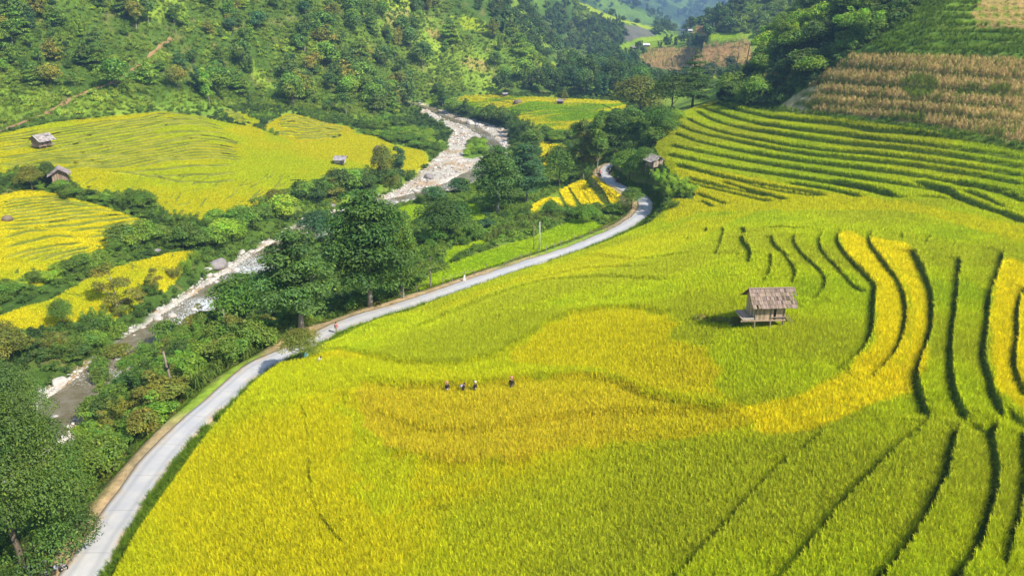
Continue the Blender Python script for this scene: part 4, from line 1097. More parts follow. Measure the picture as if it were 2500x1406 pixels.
# verge grass along the road
def verge():
    rg = np.random.default_rng(6); Q = resample(ROAD, .12)
    T = np.gradient(Q[:, :2], axis=0); T /= np.linalg.norm(T, axis=1)[:, None] + 1e-9
    out = []
    for side, lo, hi, k in ((-1, ROAD_HW + .12, ROAD_HW + 1.9, 5), (1, ROAD_HW + 1.3, ROAD_HW + 4.8, 7)):
        for _ in range(k):
            off = side * rg.uniform(lo, hi, len(Q))
            x = Q[:, 0] - T[:, 1] * off; y = Q[:, 1] + T[:, 0] * off
            cl = fbm(x / 2.5, y / 2.5, 95, 3)
            keep = rg.random(len(Q)) < (sstep(.22, .36, cl) * .95 if side < 0 else sstep(.46, .6, cl + .06 * (abs(off) - 3.2)))
            out.append(np.c_[x, y, np.full(len(Q), side)][keep])
    D = np.vstack(out); z = H(D[:, 0], D[:, 1]); m = in_frame(D[:, 0], D[:, 1], z); D, z = D[m], z[m]
    n = len(D); t = rg.random(n)[:, None]
    c = np.array([.10, .19, .02]) * (1 - t) + np.array([.20, .30, .03]) * t
    m = (D[:, 2] > 0) & (rg.random(n) < .3); c[m] = np.array([.36, .27, .10])
    s = rg.uniform(.6, 1.15, n) * np.where(D[:, 2] < 0, 1.5, .7)
    scatter('verge_grass', np.c_[D[:, :2], z - .03], np.c_[rg.normal(0, .2, n), rg.normal(0, .2, n), rg.uniform(0, 6.28, n)], np.c_[s, s, s], c, GRASS, rg.integers(0, 4, n), 'tufts of green and dry grass along the road edges', 'grass')
verge()
# ------------------------------------------------------------------ tree and shrub kinds
rgt = np.random.default_rng(2024)
def tiers(w, h, z0, n, rg, conic=.5):
    out = []
    for i in range(n):
        t = i / (n - 1); z = z0 + (h - z0) * (.06 + .86 * t); R_ = w * .5 * (1 - conic * t ** 1.5) * (.55 + .45 * min(1, t * 5 + .4))
        m = max(3, int(6 * R_ / (w * .5)))
        for j in range(m):
            a = 2 * math.pi * j / m + i * 1.1 + rg.uniform(-.4, .4); q = R_ * rg.uniform(.45, .72)
            s = R_ * rg.uniform(.38, .52)
            out.append((q * math.cos(a), q * math.sin(a), z + rg.uniform(-.5, .5), s, s, s * .42))
        out.append((0, 0, z, R_ * .45, R_ * .45, R_ * .3))
    return out
g_ = np.random.default_rng(1)
K = {}
K['layer'] = make_tree('layered_tree', tiers(8.5, 11, 2.6, 7, g_), 15000, .34, .26, 2.2, 1, up=.7, shell=.55, bark='palebark')
K['layer2'] = make_tree('broad_tree', tiers(8.2, 11, 2.2, 8, g_, .42) + lobes_dome(7, 10, 3, 8, g_), 15000, .34, .24, 2.0, 2, up=.5, shell=.55, bark='palebark')
K['big'] = make_tree('spreading_tree', lobes_dome(12, 11, 1.2, 40, g_, .7, (.13, .2)) + [(4.6 * math.cos(a), 4.6 * math.sin(a), 2.1 + .8 * math.sin(a * 3), 1.9, 1.9, 1.4) for a in np.linspace(0, 6.1, 13)], 52000, .21, .3, 1.4, 3, up=.45, shell=.66)
K['round'] = make_tree('rounded_tree', lobes_dome(6.5, 8, 1.2, 14, g_, .85), 8000, .30, .16, 1.3, 4, bark='bark')
K['airy'] = make_tree('airy_tree', [(1.1,.3,6.6,1.2,1.2,.9),(-1.2,.5,5.4,1.1,1.1,.8),(.2,-1.2,4.6,1.3,1.3,.8),(1.7,-.4,3.9,1.0,1.0,.7),(-1.6,-.8,3.4,1.1,1.1,.8),(.2,.2,7.6,.8,.8,.8),(-.4,1.4,3.2,1.0,1.0,.7),(1.0,1.2,5.2,.9,.9,.6)], 3300, .24, .11, 2.0, 5, shell=.3, bark='palebark', top=7.4)
K['tall'] = make_tree('tall_tree', [(g_.uniform(-1, 1), g_.uniform(-1, 1), 3.4 + .62 * i, 1.45 - .07 * i, 1.45 - .07 * i, .95) for i in range(11)], 6500, .28, .13, 3.2, 6, shell=.5, bark='palebark')
K['cone'] = make_tree('tiered_tree', tiers(7.5, 12, 1.6, 8, g_, .82), 9000, .30, .2, 1.6, 7, up=.9, shell=.3)
def plumes(n, h, sp, rg):
    out = []
    for i in range(n):
        a = rg.uniform(0, 6.28); q = sp * math.sqrt(rg.random()); hh = h * rg.uniform(.7, 1.05)
        for t in (.3, .5, .68, .84, .97):
            o = q * (1 + .9 * t * t); s = .62 * (1.25 - t * .7)
            out.append((o * math.cos(a), o * math.sin(a), hh * (t - .1 * t ** 4), s, s, s * 1.15))
    return out
SMALL = {}
SMALL['hill_a'] = make_tree('hill_tree', lobes_dome(6, 7.5, 1.2, 9, g_, .85, (.2, .32)), 1500, .62, .14, 1.2, 11, one=True)
SMALL['hill_b'] = make_tree('hill_tree', lobes_dome(5, 8.5, 2.4, 8, g_, .9, (.2, .3)), 1400, .58, .13, 2, 12, one=True, bark='palebark')
SMALL['hill_c'] = make_tree('hill_tree', tiers(6.5, 7.5, 1.5, 5, g_), 1700, .58, .14, 1.6, 13, one=True, up=.6)
SMALL['hill_d'] = make_tree('hill_tree', [(g_.uniform(-.7, .7), g_.uniform(-.7, .7), 2.6 + .75 * i, 1.3 - .06 * i, 1.3 - .06 * i, .9) for i in range(9)], 1300, .5, .12, 2.5, 14, one=True, bark='palebark')
SMALL['hill_e'] = make_tree('hill_tree', plumes(9, 8, 1.3, g_), 1600, .62, 0, 1, 15, one=True, asp=.35)
BUSH = {}
BUSH['a'] = make_tree('shrub', lobes_dome(4, 3, .1, 11, g_, .8, (.18, .28)), 3200, .26, .05, .3, 21, one=True, asp=.6)
BUSH['b'] = make_tree('shrub', lobes_dome(3.6, 3.6, .2, 9, g_, .95, (.2, .3)), 2600, .30, .05, .4, 22, one=True, asp=.5)
BUSH['c'] = make_tree('shrub', tiers(4.4, 3.2, .3, 4, g_, .6), 3000, .26, .05, .3, 23, one=True, up=.7)
BUSH['d'] = make_tree('shrub', plumes(12, 3.2, 1.1, g_), 2800, .30, 0, .3, 24, one=True, asp=.3, spread=.3)
SCRUB = [make_tree('scrub', lobes_dome(2.4, 1.6, 0, 6, g_, .8, (.2, .32)), 330, .36, 0, 0, 31 + k, one=True, mat='leafi', asp=.6) for k in range(3)] + [make_tree('scrub', plumes(7, 1.7, .7, g_), 330, .42, 0, 0, 36, one=True, mat='leafi', asp=.3)]
WOOD = [make_tree('wood_tree', lobes_dome(6, 7.5, .6, 8, g_, .9, (.2, .32)), 420, 1.05, 0, 0, 41 + k, one=True, mat='leafi') for k in range(2)] + [make_tree('wood_tree', plumes(6, 8, 1.2, g_), 420, 1.1, 0, 0, 44, one=True, mat='leafi', asp=.4)]
TONE = dict(dark=(.042,.085,.018), deep=(.052,.100,.024), mid=(.066,.125,.020), fresh=(.092,.170,.022), bright=(.13,.225,.022), olive=(.105,.125,.024), blue=(.035,.085,.035), rusty=(.16,.12,.05))
TWORD = dict(dark='dark green', deep='deep green', mid='mid green', fresh='fresh green', bright='bright green', olive='olive green', blue='bluish green', rusty='rusty')
PENDING = []
def ordinal(n):
    if n == 1: return 'first'
    return '%d%s' % (n, 'th' if 10 <= n % 100 <= 20 else {1:'st',2:'nd',3:'rd'}.get(n % 10, 'th'))
def tcol(t, rg=rgt, v=.14):
    c = np.array(TONE[t]) * rg.uniform(1 - v, 1 + v) * np.array([rg.uniform(.9, 1.1), 1, rg.uniform(.9, 1.1)]) * LEAF_GAIN
    return (*np.clip(c, 0, 1), 1)
LEAF_GAIN = np.array([2.25, 2.05, 1.4])
def size_at(P, px):
    _, _, dep = proj(P[0], P[1], P[2]); return px * float(dep) / F
KDIM = dict(layer=(8.5,11), layer2=(8.2,11), big=(12,11), round=(6.5,8), airy=(5,8.2), tall=(4.4,10), cone=(7.5,12), bamboo=(5.4,9))
def big_tree(kind, px, py, wpx, hpx, tone, label, name='broadleaf_tree', group=None, lean=0):
    P = hit([px], [py], Hs)[0]
    w, h = KDIM[kind]; sw = size_at(P, wpx) / w; sh = size_at(P, hpx) / .93 / h
    o = empty(name, P, rgt.uniform(0, 6.28)); o.scale = (sw, sw, sh)
    cr, trk = K[kind]
    c = link('crown', cr, o); c.color = tcol(tone, v=.05)
    if len(trk.vertices): link('trunk', trk, o)
    tag(o, label, 'tree', group); return o
def small_tree(mesh, name, P, w, h, tone, cat, place, dims, group, rz=None):
    o = bpy.data.objects.new(name, mesh); col_main.objects.link(o)
    o.location = (P[0], P[1], P[2] - .12 * h * .3); o.rotation_euler = (rgt.normal(0, .04), rgt.normal(0, .04), rgt.uniform(0, 6.28) if rz is None else rz)
    o.scale = (w / dims[0], w / dims[0], h / dims[1]); o.color = tcol(tone)
    o['category'] = cat; o['group'] = group
    px, py, dep = proj(P[0], P[1], P[2])
    PENDING.append((o, cat, h, tone, place, float(px)))
    return o
def finish_labels():
    sets = {}
    for o, cat, h, tone, place, px in PENDING:
        if cat in ('shrub', 'bush'): size = 'low' if h < 2.2 else ('waist-high' if h < 0 else ('bushy' if h < 3.4 else 'tall'))
        else: size = 'small' if h < 6 else ('middle-sized' if h < 8 else 'tall')
        sets.setdefault((size, tone, place, cat), []).append((px, o))
    for (size, tone, place, cat), l in sets.items():
        l.sort(key=lambda t: t[0])
        for k, (px, o) in enumerate(l):
            s = '%s %s %s %s' % (size, TWORD[tone], cat, place)
            if len(l) > 1: s += ', leftmost of its kind' if k == 0 else (', rightmost of its kind' if k == len(l) - 1 else ', ' + ordinal(k + 1) + ' from the left')
            o['label'] = s

# ------------------------------------------------------------------ named trees
big_tree('layer', 735, 806, 215, 243, 'deep', 'big layered dark tree with a pale trunk, left of the pair beside the road')
big_tree('layer2', 905, 748, 215, 272, 'dark', 'tallest dark tree of the roadside pair, standing over the river')
big_tree('layer2', 985, 728, 90, 205, 'mid', 'slimmer tree behind the right side of the tall roadside pair')
big_tree('round', 608, 800, 165, 118, 'mid', 'rounded green tree crouching left of the layered roadside tree')
big_tree('airy', 1050, 703, 100, 112, 'mid', 'thin young tree with a bare straight stem at the road edge')
big_tree('round', 785, 600, 100, 75, 'blue', 'bluish tree hiding the river behind the layered roadside tree')
big_tree('big', 62, 1400, 350, 440, 'dark', 'huge spreading dark tree filling the lower left corner by the road')
big_tree('big', 15, 1120, 240, 240, 'deep', 'large dark tree behind the huge one at the left edge')
big_tree('round', 195, 1210, 120, 130, 'mid', 'rounded tree between the huge corner tree and the road')
big_tree('airy', 292, 772, 110, 128, 'olive', 'sparse olive tree with a pale stem on the stony left river bank')
big_tree('airy', 380, 712, 48, 56, 'olive', 'small sparse tree in the low rice strip by the boulders')
big_tree('round', 157, 802, 54, 66, 'mid', 'small egg-shaped tree at the lower edge of the rice strip')
big_tree('round', 22, 905, 100, 110, 'olive', 'dusky olive tree at the left edge under the rice strip')
big_tree('round', 1090, 592, 132, 92, 'dark', 'dark bushy round tree between the river and the corn plot')
big_tree('layer2', 1215, 523, 122, 158, 'deep', 'dense deep green tree right of the river bend, nearer of two')
big_tree('layer', 1285, 500, 110, 140, 'blue', 'bluish dense tree touching the deep green one by the river bend')
big_tree('round', 1365, 462, 84, 92, 'mid', 'rounded tree above the small yellow strips by the road')
big_tree('tall', 1425, 440, 78, 132, 'olive', 'tall tree with bare pale stems left of the far road bend')
big_tree('tall', 1458, 425, 60, 138, 'mid', 'tall slender tree right beside the far road bend')
big_tree('layer2', 1500, 385, 110, 110, 'dark', 'dark tree hiding the road where it vanishes')
big_tree('tall', 1545, 372, 80, 95, 'mid', 'upright tree above the road bend with a light green top')
big_tree('round', 1560, 300, 120, 95, 'olive', 'broad olive tree below the great tiered tree')
big_tree('cone', 1690, 262, 112, 132, 'dark', 'great tiered dark tree standing before the brown field')
big_tree('round', 1640, 275, 100, 78, 'dark', 'dark round tree leaning against the great tiered tree')
big_tree('round', 1610, 330, 80, 60, 'mid', 'round tree at the left nose of the stacked terraces')
big_tree('round', 1535, 445, 84, 68, 'fresh', 'leafy tree overhanging the road near the motorbikes')
big_tree('round', 1572, 430, 60, 60, 'mid', 'leafy tree in front of the tilted hut above the road')
big_tree('round', 937, 450, 52, 82, 'olive', 'left of two close trees in the rice by the river')
big_tree('tall', 975, 452, 48, 84, 'blue', 'right bluish one of two close trees in the rice by the river')
big_tree('round', 80, 466, 58, 54, 'olive', 'round olive tree left of the wooden hut in the terraces')
big_tree('round', 122, 448, 40, 46, 'dark', 'dark tree leaning over the roof of the hut with the tub')
big_tree('round', 345, 512, 70, 42, 'mid', 'feathery spreading tree in the hedge between the left terraces')
big_tree('tall', 1080, 262, 30, 40, 'dark', 'dark tree where the river enters from the far valley')
big_tree('round', 1377, 250, 18, 26, 'olive', 'little tree growing beside the hut on the valley field')
big_tree('round', 1542, 510, 56, 46, 'mid', 'round tree inside the sharp road bend')
big_tree('round', 1430, 548, 64, 44, 'fresh', 'little tree behind the fence on the green plot')
big_tree('round', 1345, 530, 44, 34, 'mid', 'small round tree below the first yellow strip')
big_tree('round', 735, 878, 92, 68, 'olive', 'bushy roadside tree hiding the road beside the rice corner')
# ------------------------------------------------------------------ shrubs in bands and thickets
SH = list(BUSH.values()); BD = [(4,3),(3.6,3.6),(4.4,3.2),(4,3.3)]
def shrub_at(P, w, h, tone, place, group, kind=None, name='shrub'):
    k = rgt.integers(0, 4) if kind is None else kind
    return small_tree(SH[k], name, P, w, h, tone, 'shrub' if name == 'shrub' else 'bush', place, BD[k], group)
def ok_spot(P):
    z, gap, e, we, rd = H(np.array([P[0]]), np.array([P[1]]), True)
    return rd[0] > ROAD_HW + 1.5 and e[0] > .3
def band(pts, n, wpx, hpx, tones, place, group, jit=8, kind=None):
    d = densify(pts, 4); idx = np.linspace(0, len(d) - 1, n).astype(int)
    for i in idx:
        px, py = d[i] + rgt.normal(0, jit, 2) * np.array([1, .5])
        P = hit([px], [py], Hs)[0]
        if not ok_spot(P): continue
        s = rgt.uniform(.75, 1.3)
        shrub_at(P, size_at(P, wpx) * s, size_at(P, hpx) * s * rgt.uniform(.85, 1.15), tones[rgt.integers(0, len(tones))], place, group, kind)
def thicket(poly, step, wr, hr, tones, place, group, kinds=None, keep=1.0, name='shrub', inriver=False):
    Zp = zone(poly, 20)
    x0, x1, y0, y1 = Zp[:, 0].min(), Zp[:, 0].max(), Zp[:, 1].min(), Zp[:, 1].max()
    X, Y_ = jit_grid(x0, x1, y0, y1, step, rgt)
    m = inpoly(Zp, X, Y_); X, Y_ = X[m], Y_[m]
    z, gap, e, we, rd = H(X, Y_, True)
    m = (rd > ROAD_HW + 2.2) & ((e > .2) | inriver) & (rgt.random(len(X)) < keep) & in_frame(X, Y_, z, 60, 60); X, Y_, z = X[m], Y_[m], z[m]
    n = len(X)
    for i in range(n):
        f = fbm(np.array([X[i] / 9]), np.array([Y_[i] / 9]), 99, 3)[0]
        t = tones[min(len(tones) - 1, int(np.clip((f - .28) / .44, 0, .999) * len(tones)))]
        shrub_at((X[i], Y_[i], z[i]), rgt.uniform(*wr), rgt.uniform(*hr), t, place, group, None if kinds is None else kinds[rgt.integers(0, len(kinds))], name)
    return n
band([(-10,722),(60,705),(130,680),(200,650),(270,618)], 15, 46, 26, ['fresh','mid','bright'], 'in the hedge above the low rice strip', 'shrubs of the hedge above the low rice strip')
band([(300,607),(400,590),(480,612),(560,588),(590,560),(640,545),(700,520)], 24, 62, 46, ['fresh','mid','mid','bright'], 'on the bank below the golden terraces', 'shrubs on the left river bank')
band([(430,560),(520,556),(600,530)], 9, 44, 30, ['mid','dark','fresh'], 'on the bank below the golden terraces', 'shrubs on the left river bank')
band([(110,462),(200,486),(280,502),(330,516),(390,530)], 12, 36, 22, ['mid','dark','fresh'], 'in the hedge between the left terraces', 'shrubs of the hedge between the left terraces')
band([(660,505),(720,488),(780,488),(850,470),(900,455),(960,450)], 17, 58, 46, ['mid','fresh','olive','dark'], 'on the bank above the white boulders', 'shrubs on the bank above the boulders')
band([(700,500),(780,470),(880,440)], 8, 40, 30, ['fresh','mid'], 'on the bank above the white boulders', 'shrubs on the bank above the boulders')
band([(1065,270),(1110,282),(1160,290),(1220,302),(1260,318),(1290,335),(1310,362),(1300,395),(1270,420)], 24, 42, 34, ['dark','mid','deep','fresh'], 'along the bank by the valley field', 'shrubs along the right bank')
band([(1330,340),(1370,345),(1410,340),(1450,330)], 8, 34, 24, ['mid','fresh'], 'along the near edge of the valley field', 'shrubs along the valley field')
band([(1000,470),(1030,490),(1060,486),(1100,476),(1140,470)], 8, 46, 30, ['mid','fresh','blue'], 'by the stones above the green plots', 'shrubs above the green plots')
band([(1020,600),(1050,590),(1110,600),(1160,585),(1190,570)], 8, 52, 40, ['fresh','mid','blue'], 'below the dark bushy tree', 'shrubs below the dark bushy tree')
band([(1225,532),(1260,524),(1300,530),(1330,540),(1380,530),(1420,532),(1460,524),(1500,528)], 14, 34, 20, ['mid','dark','fresh'], 'between yellow strips and road', 'shrubs between the strips and the road')
band([(1600,440),(1630,445),(1660,460),(1690,478),(1620,470),(1650,485)], 10, 44, 28, ['bright','fresh'], 'under the tilted hut by the bend', 'shrubs under the tilted hut', 8, 3)
band([(1580,470),(1600,490),(1625,510)], 5, 30, 24, ['mid','fresh'], 'on the outer side of the road bend', 'shrubs at the road bend')
band([(1560,400),(1600,355),(1620,330),(1650,300)], 7, 44, 34, ['bright','fresh','mid'], 'on the nose of the stacked terraces', 'shrubs on the terrace nose')
band([(470,640),(455,660),(430,680)], 4, 34, 30, ['olive','fresh'], 'beside the big grey boulder', 'shrubs beside the big boulder', 5, 3)
band([(280,770),(330,745),(380,720)], 4, 40, 26, ['olive','mid'], 'under the sparse olive trees', 'shrubs under the sparse trees')
band([(240,800),(200,840),(255,850),(160,870),(110,850),(210,890),(60,870)], 12, 66, 48, ['fresh','mid','olive','dark'], 'in the thicket left of the lower river', 'shrubs left of the lower river')
n1 = thicket([(330,850),(430,800),(560,770),(640,800),(660,850),(560,905),(500,950),(440,985),(380,1080),(290,1190),(200,1280),(160,1220),(190,1120),(215,1020),(250,960),(290,900)], 3.1, (3.0,5.0), (2.2,3.9), ['dark','mid','mid','olive','fresh','mid'], 'in the thicket between river and road', 'shrubs between river and road', None, .85, 'thicket_bush')
n2 = thicket([(1790,222),(1828,180),(1868,120),(1905,65),(1975,10),(2050,-40),(2240,-60),(2235,30),(2160,80),(2090,130),(2010,180),(1970,215),(1910,258),(1850,262),(1790,255),(1765,240)], 7.0, (5.6,9.0), (3.8,6.4), ['deep','mid','fresh','mid','bright'], 'on the spur above the stacked terraces', 'bushy growth on the right spur', None, .85, 'spur_bush')
n3 = thicket([(920,332),(960,318),(1040,325),(1080,345),(1090,375),(1050,372),(990,360),(940,348)], 4.2, (3.5,6), (1.8,3), ['fresh','fresh','bright','mid'], 'in the thicket by the river island', 'shrubs in the thicket by the island', None, .9, 'leafy_bush')
n4 = thicket([(1135,375),(1145,352),(1162,336),(1182,333),(1194,345),(1188,362),(1170,373)], 2.6, (2.4,3.6), (1.4,2.2), ['fresh','bright','mid'], 'on the small green river island', 'shrubs on the river island', None, 1.0, 'island_bush', True)
n5 = thicket([(870,305),(930,290),(1010,295),(1030,310),(960,318),(900,325)], 5, (4,6.5), (2.6,4.2), ['mid','fresh','dark'], 'at the hill foot by the river', 'shrubs at the hill foot', None, .9, 'leafy_bush')
print('thickets', n1, n2, n3, n4, n5)
n6 = thicket([(225,850),(330,835),(450,805),(445,850),(350,890),(270,935),(205,945),(185,900)], 3.0, (2.6,4.6), (1.4,2.6), ['olive','mid','fresh'], 'over the stones of the lower river', 'shrubs over the lower river stones', None, .5, 'waterside_bush', True)
band([(455,815),(500,795),(550,765),(585,735),(610,705)], 9, 54, 40, ['mid','fresh','dark'], 'on the right bank by the rapids', 'shrubs on the right bank by the rapids')
for w_ in WEED: shrub_at((w_[0] + rgt.normal(0, .2), w_[1], w_[2]), rgt.uniform(1.0, 1.5), rgt.uniform(.6, .9), 'olive', 'in the weedy patch by the stilt hut', 'weeds beside the stilt hut')
# ------------------------------------------------------------------ trees of the hills
HILL = zone([(-420,-60),(1060,-60),(1200,74),(1300,124),(1362,166),(1290,214),(1100,230),(1030,238),(1000,262),(960,290),(880,298),(800,285),(740,268),(690,276),(640,272),(560,262),(480,266),(400,262),(270,272),(130,290),(0,318),(-420,326)], 18)
KN = zone([(1320,232),(1340,205),(1400,180),(1470,160),(1540,170),(1580,205),(1570,240),(1500,243),(1420,240)], 12)
HS = list(SMALL.values()); HD = [(6,7.5),(5,8.5),(6.5,7.5),(3.4,9.2),(4.8,8)]
def hill_trees():
    rg = np.random.default_rng(8)
    X, Y_ = jit_grid(HILL[:, 0].min(), HILL[:, 0].max(), 150, HILL[:, 1].max(), 4.6, rg)
    m = inpoly(HILL, X, Y_); X, Y_ = X[m], Y_[m]; z = Hs(X, Y_)
    m = in_frame(X, Y_, z, 20, 90); X, Y_, z = X[m], Y_[m], z[m]
    px, py, dep = proj(X, Y_, z)
    f0 = fbm(X / 80, Y_ / 80, 65, 4); f1 = fbm(X / 24, Y_ / 24, 66, 3)
    dens = sstep(.42, .62, f0 * .55 + f1 * .45) * .8 + .06
    gul = .35 * sstep(700, 900, px) * sstep(1080, 980, px) * sstep(240, 60, py) + .3 * sstep(560, 200, px) * sstep(250, 180, py) * 0
    dens += gul
    for k in ('grassA','grassB','grassC','grassD','brownA','brownB','brownC','N5','N6','N7'):
        dens = np.where(inz(k, X, Y_, 2), dens * .04, dens)
    dens = dens * (1 - .45 * sstep(960, 1040, px))
    # the red track stays open
    td, *_ = seg_dist(TRACK, X, Y_); dens = np.where(td < 4, 0, dens)
    # is the spot visible from the front?
    keep = rg.random(len(X)) < dens * .52
    X, Y_, z, px, py, dep, f1 = X[keep], Y_[keep], z[keep], px[keep], py[keep], dep[keep], f1[keep]
    # sight line test against the bare hill
    vis = np.ones(len(X), bool)
    for t in np.linspace(.55, .985, 24):
        hz = Hs(X * t, Y_ * t); lz = CZ + (z + 6 - CZ) * t
        vis &= hz < lz
    X, Y_, z, px, py, dep, f1 = X[vis], Y_[vis], z[vis], px[vis], py[vis], dep[vis], f1[vis]
    h = rg.uniform(5, 9.5, len(X)) * (.8 + .5 * (f1 > .5)); 
    inside = (px > -15) & (px < 2515) & (py > -25)
    order = np.argsort(-(h / dep) * inside)
    one = np.zeros(len(X), bool); one[order[:285]] = True
    one &= inside
    for i in np.where(one)[0]:
        k = rg.choice(5, p=[.3, .2, .25, .1, .15]); 
        tone = ['dark','deep','mid','olive','fresh','blue'][rg.choice(6, p=[.15,.2,.28,.14,.17,.06])]
        if px[i] < 450: place = 'on the left slope ' + ('above the red track' if py[i] < 200 else 'beside the red track')
        elif px[i] < 760: place = 'on the wooded slope ' + ('above the fan terraces' if py[i] > 130 else 'high over the terraces')
        elif px[i] < 960: place = 'on the steep slope ' + ('near the top edge' if py[i] < 110 else 'above the river')
        else: place = 'on the spur beyond the river, ' + ('upper part' if py[i] < 90 else 'lower part')
        small_tree(HS[k], 'hillside_tree', (X[i], Y_[i], z[i]), h[i] * HD[k][0] / HD[k][1] * rg.uniform(.9, 1.25), h[i], tone, 'tree', place, HD[k], 'trees scattered over the left hillside').color = tuple(np.array(tcol(tone)) * np.array([1.3, 1.22, 1.2, 1]))
    print('hill trees', one.sum(), len(X))
    r = ~one; n = r.sum()
    c = np.array([TONE['mid']]) * rg.uniform(1.2, 2.6, n)[:, None]
    s = h[r] / 7.5
    scatter('hillside_woods', np.c_[X[r], Y_[r], z[r] - .4], np.c_[np.zeros(n), np.zeros(n), rg.uniform(0, 6.28, n)], np.c_[s, s, s], c, WOOD, rg.integers(0, 3, n), 'mass of more distant trees covering the left hillside', 'woods')
TRACK = trace([(-40,335),(0,322),(60,298),(110,280),(150,258),(175,240),(215,225),(250,213),(285,200),(305,185),(330,172),(345,155),(370,135),(395,112),(420,95)], 8, Hs, 2)
hill_trees()
def knoll():
    rg = np.random.default_rng(9)
    X, Y_ = jit_grid(KN[:, 0].min(), KN[:, 0].max(), KN[:, 1].min() - 10, KN[:, 1].max() + 10, 7.0, rg)
    m = inpoly(KN, X, Y_); X, Y_ = X[m], Y_[m]; z = H(X, Y_)
    for i in range(len(X)):
        k = rg.choice([0, 2, 4, 4]); h = rg.uniform(8, 13)
        tone = ['dark','deep','mid','blue'][rg.choice(4, p=[.35,.3,.2,.15])]
        small_tree(HS[k], 'knoll_tree', (X[i], Y_[i], z[i]), h * .75, h, tone, 'tree', 'in the dark wood on the mid-valley knoll', HD[k], 'trees of the wood on the valley knoll')
    print('knoll', len(X))
knoll()
finish_labels(); lap('trees')
# ------------------------------------------------------------------ scrub and far woods (uncountable)
def scrub_fill(name, poly, st, rr, tones, label, cat, protos, rg, dens=None, zoff=.1, ring=None):
    P = np.asarray(poly)
    X, Y_ = jit_grid(P[:, 0].min(), P[:, 0].max(), P[:, 1].min(), P[:, 1].max(), st, rg)
    m = inpoly(P, X, Y_); X, Y_ = X[m], Y_[m]
    m = in_frame(X, Y_, Hs(X, Y_), 480, 120); X, Y_ = X[m], Y_[m]
    z, gap, e, we, rd = H(X, Y_, True)
    m = (rd > ROAD_HW + 3.5) & (e > .3)
    for k in ('J','A','A2','D','B','C','E','E2','G','F','Hg','Hg2','I1','I2','I3','N','N2','N3','L','Mb','scree','redcut','steps'):
        m &= ~inpoly(Z[k], X, Y_)
    td, *_ = seg_dist(TRACK, X, Y_); m &= td > .8
    if dens is not None: m &= rg.random(len(X)) < dens(X, Y_)
    X, Y_, z = X[m], Y_[m], z[m]; n = len(X)
    f = fbm(X / 7, Y_ / 7, 111, 4)[:, None]; g = fbm(X / 45, Y_ / 45, 112, 3)[:, None]
    a, b = np.array(tones[0]), np.array(tones[1])
    t = np.clip((f * .6 + g * .4 - .34) / .3, 0, 1)
    c = a * (1 - t) + b * t; c = c * rg.uniform(.75, 1.3, n)[:, None]
    s = rg.uniform(*rr, n) * (1 + .5 * (f[:, 0] - .5))
    return scatter(name, np.c_[X, Y_, z - zoff], np.c_[rg.normal(0, .1, n), rg.normal(0, .1, n), rg.uniform(0, 6.28, n)], np.c_[s, s, s * rg.uniform(.7, 1.1, n)], c, protos, rg.integers(0, len(protos), n), label, cat)
rg = np.random.default_rng(10)
scrub_fill('hillside_scrub', HILL, 1.25, (.45, 1.1), ((.13,.215,.024), (.36,.47,.045)), 'low green scrub and bracken over the left hillside', 'scrub', SCRUB, rg, lambda x, y: .12 + .55 * sstep(.42, .64, fbm(x / 14, y / 14, 113, 3)))
VAL = zone([(-420,1500),(-420,330),(0,320),(270,275),(500,262),(700,262),(900,290),(1000,240),(1060,232),(1330,228),(1560,236),(1640,270),(1640,330),(1610,400),(1690,470),(1600,560),(1300,650),(1000,760),(700,870),(450,1080),(250,1330),(100,1600)], 25)
scrub_fill('valley_undergrowth', VAL, 1.15, (.3, .85), ((.06,.12,.016), (.19,.30,.028)), 'tangled low greenery between the fields, the road and the river', 'undergrowth', SCRUB, rg, lambda x, y: .35 + .6 * sstep(.36, .56, fbm(x / 6, y / 6, 114, 3)), .05)
SPUR = zone([(1745,240),(1790,205),(1845,155),(1885,85),(1945,15),(2010,-60),(2260,-60),(2240,30),(2160,85),(2090,130),(2010,185),(1905,262),(1800,262)], 18)
scrub_fill('spur_scrub', SPUR, 1.5, (.6, 1.3), ((.04,.085,.016), (.13,.21,.026)), 'dense scrub on the right spur', 'scrub', SCRUB, rg)
def mats_of(name, n): pass
# tall grass of the upper right terraces
def fill_simple(name, poly, st, protos, colf, sr, label, cat, rg, zoff=.03, excl=(), keep=1.0, rot=.15):
    P = np.asarray(poly)
    X, Y_ = jit_grid(P[:, 0].min(), P[:, 0].max(), P[:, 1].min(), P[:, 1].max(), st, rg)
    m = inpoly(P, X, Y_) & (rg.random(len(X)) < keep); X, Y_ = X[m], Y_[m]
    m = in_frame(X, Y_, Hs(X, Y_), 480, 120); X, Y_ = X[m], Y_[m]
    z, gap, e, we, rd = H(X, Y_, True); m = (rd > ROAD_HW + 2) & (e > .5)
    for k in excl: m &= ~inpoly(Z[k], X, Y_)
    X, Y_, z, gap = X[m], Y_[m], z[m], gap[m]; n = len(X)
    c = colf(X, Y_, gap, rg); s = rg.uniform(*sr, n)
    return scatter(name, np.c_[X, Y_, z - zoff], np.c_[rg.normal(0, rot, n), rg.normal(0, rot, n), rg.uniform(0, 6.28, n)], np.c_[s, s, s * rg.uniform(.8, 1.15, n)], c, protos, rg.integers(0, len(protos), n), label, cat)
def c_grass(x, y, gap, rg):
    t = fbm(x / 6, y / 6, 121, 4)[:, None]; c = np.array([.07,.14,.018]) * (1 - t) + np.array([.20,.30,.03]) * t
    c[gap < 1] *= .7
    return c * rg.uniform(.75, 1.25, len(x))[:, None]
def c_hill(x, y, gap, rg):
    t = fbm(x / 9, y / 9, 151, 4)[:, None]; return (np.array([.14,.23,.024]) * (1 - t) + np.array([.38,.47,.05]) * t) * rg.uniform(.75, 1.25, len(x))[:, None]
